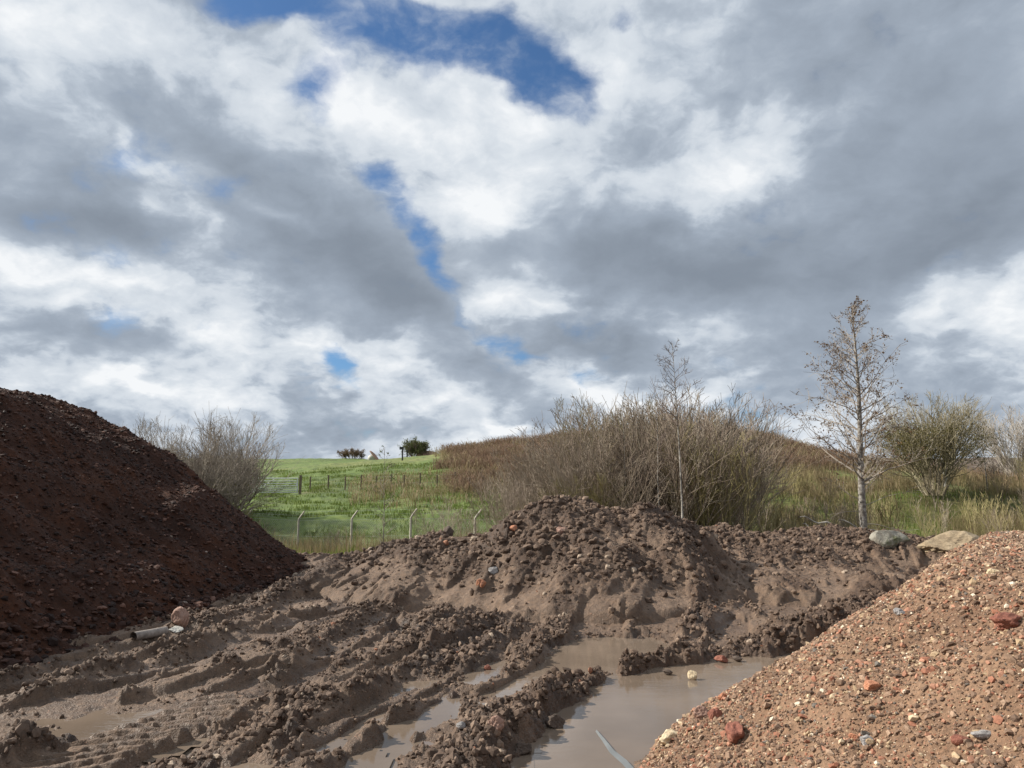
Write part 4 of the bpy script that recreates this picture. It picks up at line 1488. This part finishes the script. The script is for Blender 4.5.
dirn = vm('NORMALIZE', gen).outputs[0]
sep = nt.nodes.new('ShaderNodeSeparateXYZ'); nt.links.new(dirn, sep.inputs[0])
zc_ = mth(nt, 'MAXIMUM', sep.outputs[2], 0.0)
den = mth(nt, 'ADD', zc_, .50)
comb = nt.nodes.new('ShaderNodeCombineXYZ')
nt.links.new(mth(nt, 'DIVIDE', sep.outputs[0], den), comb.inputs[0])
nt.links.new(mth(nt, 'DIVIDE', sep.outputs[1], den), comb.inputs[1])
nt.links.new(mth(nt, 'DIVIDE', mth(nt, 'MULTIPLY', sep.outputs[2], 1.15), den), comb.inputs[2])
PL = comb.outputs[0]     # cloud layer coordinates: finer towards the horizon


def ncol(vec, scale, detail, rough):
    n = nt.nodes.new('ShaderNodeTexNoise'); n.inputs['Scale'].default_value = scale; n.inputs['Detail'].default_value = detail
    n.inputs['Roughness'].default_value = rough
    nt.links.new(vec, n.inputs['Vector'])
    return n


def warped(scale, amt, detail):
    n = ncol(PL, scale, detail, .55)
    o = vm('SUBTRACT', n.outputs['Color'], (.5, .5, .5)).outputs[0]
    return vm('SCALE', o, scale=amt).outputs[0]


W1 = warped(2.6, .16, 3)
W2 = warped(8.0, .075, 6)
DW = vm('ADD', vm('ADD', dirn, W1).outputs[0], W2).outputs[0]


def blob(px, py, rx, ry, rot=0, src=None):
    """soft ellipse of the sky around a compass direction; 1 at its centre"""
    c = Vector(ray(px, py)).normalized()
    right = Vector((c.y, -c.x, 0)).normalized(); upv = right.cross(c).normalized()
    a = math.radians(rot)          # + tilts its right end down
    e1 = right * math.cos(a) - upv * math.sin(a); e2 = upv * math.cos(a) + right * math.sin(a)
    k = 1 / Vector(((px - 512) / F, (384 - py) / F, 1)).length ** 1.3
    Rm = Matrix((e1, e2, e1.cross(e2))).transposed()
    mp = nt.nodes.new('ShaderNodeMapping'); mp.vector_type = 'TEXTURE'
    mp.inputs['Rotation'].default_value = Rm.to_euler('XYZ')
    mp.inputs['Scale'].default_value = (rx / F * k, ry / F * k, 1000)
    nt.links.new(src, mp.inputs[0])
    ln = vm('LENGTH', mp.outputs[0]).outputs['Value']
    return ln


def field(items, base, after=None):
    acc = None; src = DW
    if after is not None: src = vm('ADD', DW, mth(nt, 'MULTIPLY', after, 1e-7)).outputs[0]
    for i_, (px, py, rx, ry, rot, amp) in enumerate(items):
        if i_ and i_ % 7 == 0:      # keeps the shader evaluated a few ellipses at a time
            src = vm('ADD', DW, mth(nt, 'MULTIPLY', acc, 1e-7)).outputs[0]
        ln = blob(px, py, rx * 1.55, ry * 1.55, rot, src)
        mr = nt.nodes.new('ShaderNodeMapRange'); mr.interpolation_type = 'SMOOTHSTEP'
        nt.links.new(ln, mr.inputs['Value'])
        mr.inputs['From Min'].default_value = 0; mr.inputs['From Max'].default_value = 1
        mr.inputs['To Min'].default_value = amp; mr.inputs['To Max'].default_value = 0
        acc = mr.outputs[0] if acc is None else mth(nt, 'ADD', acc, mr.outputs[0])
    return mth(nt, 'ADD', acc, base)


BLUE = [  # gaps in the cloud
    (460, 48, 125, 50, 10, 1.4), (568, 102, 60, 32, 20, 1.25), (350, 0, 160, 34, 0, 1.25), (225, -4, 60, 20, 0, .7), (306, 88, 40, 26, 30, .60), (330, 60, 40, 30, 30, .30), (520, 62, 60, 36, 0, .35),
    (350, 130, 26, 50, -25, .45), (400, 205, 28, 60, -32, .72), (432, 258, 20, 48, -20, 1.0), (466, 316, 26, 18, 25, .95), (512, 345, 32, 12, 20, .8), (340, 357, 36, 11, 20, .72),
    (375, 378, 26, 8, 5, .7), (572, 372, 24, 10, 0, .8), (545, 360, 30, 10, 0, .5), (625, 18, 28, 20, 0, .85), (128, 325, 30, 22, 0, .38), (715, 345, 46, 26, 0, .60), (560, 400, 60, 20, 0, .4),
    (745, 415, 60, 22, 30, .55), (10, 255, 20, 12, 0, .3), (940, 262, 60, 16, -30, .40), (990, 190, 50, 70, 0, .34), (330, 250, 60, 20, 30, .15), (700, 400, 120, 30, 0, .25),
]
SHADE = [
    (55, 190, 105, 48, 22, -.34), (150, 215, 50, 30, 25, -.20), (225, 155, 85, 48, 20, -.24), (365, 275, 125, 66, 24, -.34), (410, 312, 60, 30, 15, -.14), (290, 230, 80, 40, 25, -.06),
    (930, 100, 150, 120, 30, -.28), (980, 210, 90, 90, 0, -.20), (800, 270, 190, 62, 8, -.34), (640, 262, 130, 42, 10, -.20), (830, 185, 90, 40, -20, -.08), (570, 240, 90, 28, 0, -.16),
    (110, 350, 80, 32, 0, -.22), (600, 345, 75, 24, 10, -.28), (830, 345, 110, 40, 0, -.18), (330, 425, 220, 18, 0, -.06), (500, 392, 60, 26, 20, -.20), (800, 405, 110, 30, 0, -.12), (960, 365, 80, 20, 0, -.10),
    (720, 40, 150, 46, 20, -.08), (500, 255, 40, 26, 0, -.16), (300, 120, 60, 30, 20, -.08), (610, 130, 60, 40, 0, -.10),
    (30, 30, 70, 60, 0, .14), (160, 45, 120, 40, 25, .14), (60, 262, 100, 24, 10, .20), (30, 150, 30, 14, 20, .12), (120, 145, 60, 14, 40, .12), (372, 105, 60, 26, 20, .20), (270, 205, 70, 14, 20, .14),
    (480, 150, 60, 34, 20, .10), (478, 212, 50, 24, -10, .16), (750, 150, 150, 34, -32, .17), (830, 110, 70, 20, -30, .12), (720, 120, 30, 20, 0, .10), (530, 130, 40, 14, 0, .12), (985, 300, 75, 50, -20, .30), (940, 285, 30, 26, -40, .16),
    (540, 312, 90, 16, 5, .20), (650, 392, 75, 14, 0, .36), (590, 378, 34, 14, 0, .24), (240, 340, 150, 18, 5, .14), (60, 310, 60, 14, 10, .12), (250, 400, 120, 14, 0, .14), (60, 400, 60, 16, 0, .10), (140, 398, 50, 9, 5, .20), (400, 345, 50, 10, 0, .12), (420, 402, 60, 9, 0, .10),
    (380, 375, 60, 8, 0, .1), (300, 375, 60, 10, 0, .06), (745, 372, 50, 10, 0, .14), (500, 425, 30, 8, 0, .3), (240, 55, 70, 22, 30, .12), (335, 60, 24, 26, 0, .16), (15, 270, 40, 30, 0, .10), (20, 345, 30, 10, 0, .1),
]
gap = mth(nt, 'MINIMUM', field(BLUE, -.10), 1.08)
br = field(SHADE, .66, gap)
sunv = Vector((math.sin(SUN_AZ) * math.cos(SUN_EL), math.cos(SUN_AZ) * math.cos(SUN_EL), math.sin(SUN_EL)))
PB = vm('ADD', PL, W2).outputs[0]
d1 = ncol(PB, 3.0, 8, .47).outputs['Fac']
d2 = ncol(PB, 7.0, 10, .56).outputs['Fac']
PLs = vm('ADD', PB, tuple(sunv * .045 + Vector((0, 0, .04)))).outputs[0]
d1s = ncol(PLs, 3.0, 8, .47).outputs['Fac']
PLs2 = vm('ADD', PB, tuple(sunv * .016 + Vector((0, 0, .016)))).outputs[0]
d2s = ncol(PLs2, 7.0, 10, .56).outputs['Fac']
rel = mth(nt, 'ADD', mth(nt, 'MULTIPLY', mth(nt, 'SUBTRACT', d1, d1s), 1.0), mth(nt, 'MULTIPLY', mth(nt, 'SUBTRACT', d2, d2s), .80))
cen1 = mth(nt, 'SUBTRACT', d1, .5); cen2 = mth(nt, 'SUBTRACT', d2, .5)
thin = mth(nt, 'ADD', gap, mth(nt, 'ADD', mth(nt, 'MULTIPLY', cen1, -1.6), mth(nt, 'MULTIPLY', cen2, -3.0)))
blue = nt.nodes.new('ShaderNodeMapRange'); blue.interpolation_type = 'SMOOTHSTEP'
nt.links.new(thin, blue.inputs['Value']); blue.inputs['From Min'].default_value = .22; blue.inputs['From Max'].default_value = 1.22
# relief shows where the cloud is bright and broken, the grey bases stay soft
soft = nt.nodes.new('ShaderNodeMapRange'); soft.interpolation_type = 'SMOOTHSTEP'
nt.links.new(br, soft.inputs['Value']); soft.inputs['From Min'].default_value = .25; soft.inputs['From Max'].default_value = .75
soft.inputs['To Min'].default_value = .30; soft.inputs['To Max'].default_value = 1.0
lum = mth(nt, 'ADD', br, mth(nt, 'MULTIPLY', rel, soft.outputs[0]))
lum = mth(nt, 'ADD', lum, mth(nt, 'MULTIPLY', cen1, .42))
# crisper step between grey base and white top
stp = nt.nodes.new('ShaderNodeMapRange'); stp.interpolation_type = 'SMOOTHSTEP'
nt.links.new(mth(nt, 'ADD', lum, mth(nt, 'MULTIPLY', cen2, .25)), stp.inputs['Value'])
stp.inputs['From Min'].default_value = .56; stp.inputs['From Max'].default_value = .72
stp.inputs['To Min'].default_value = -.05; stp.inputs['To Max'].default_value = .08
lum = mth(nt, 'ADD', lum, stp.outputs[0])
cc_ = ramp(nt, lum, [(.0, (1.70, 2.05, 2.55)), (.22, (2.15, 2.52, 3.05)), (.45, (3.1, 3.60, 4.30)), (.65, (4.5, 5.05, 5.75)), (.85, (6.2, 6.65, 7.15)), (1.0, (8.0, 8.2, 8.4))])
skyc = mix(nt, 1.0, sky.outputs[0], (.58, .80, 1.0), 'MULTIPLY')
fin = mix(nt, blue.outputs[0], cc_, skyc)
# ramp colours above 1 need a scale
nt.links.new(fin, bg.inputs['Color'])
w.cycles.sampling_method = 'MANUAL'; w.cycles.sample_map_resolution = 512

sd = bpy.data.lights.new('sun', 'SUN'); sd.energy = 5.0; sd.angle = math.radians(.53); sd.color = (1.0, .94, .84)
so = bpy.data.objects.new('sun', sd); COL.objects.link(so)
so.rotation_euler = Vector(sunv).to_track_quat('Z', 'Y').to_euler()
so.location = (-30, 10, 30)

S.view_settings.view_transform = 'Standard'
S.view_settings.look = 'None'
S.view_settings.exposure = 0.48
S.view_settings.gamma = 1.0
S.cycles.max_bounces = 4
S.cycles.diffuse_bounces = 2
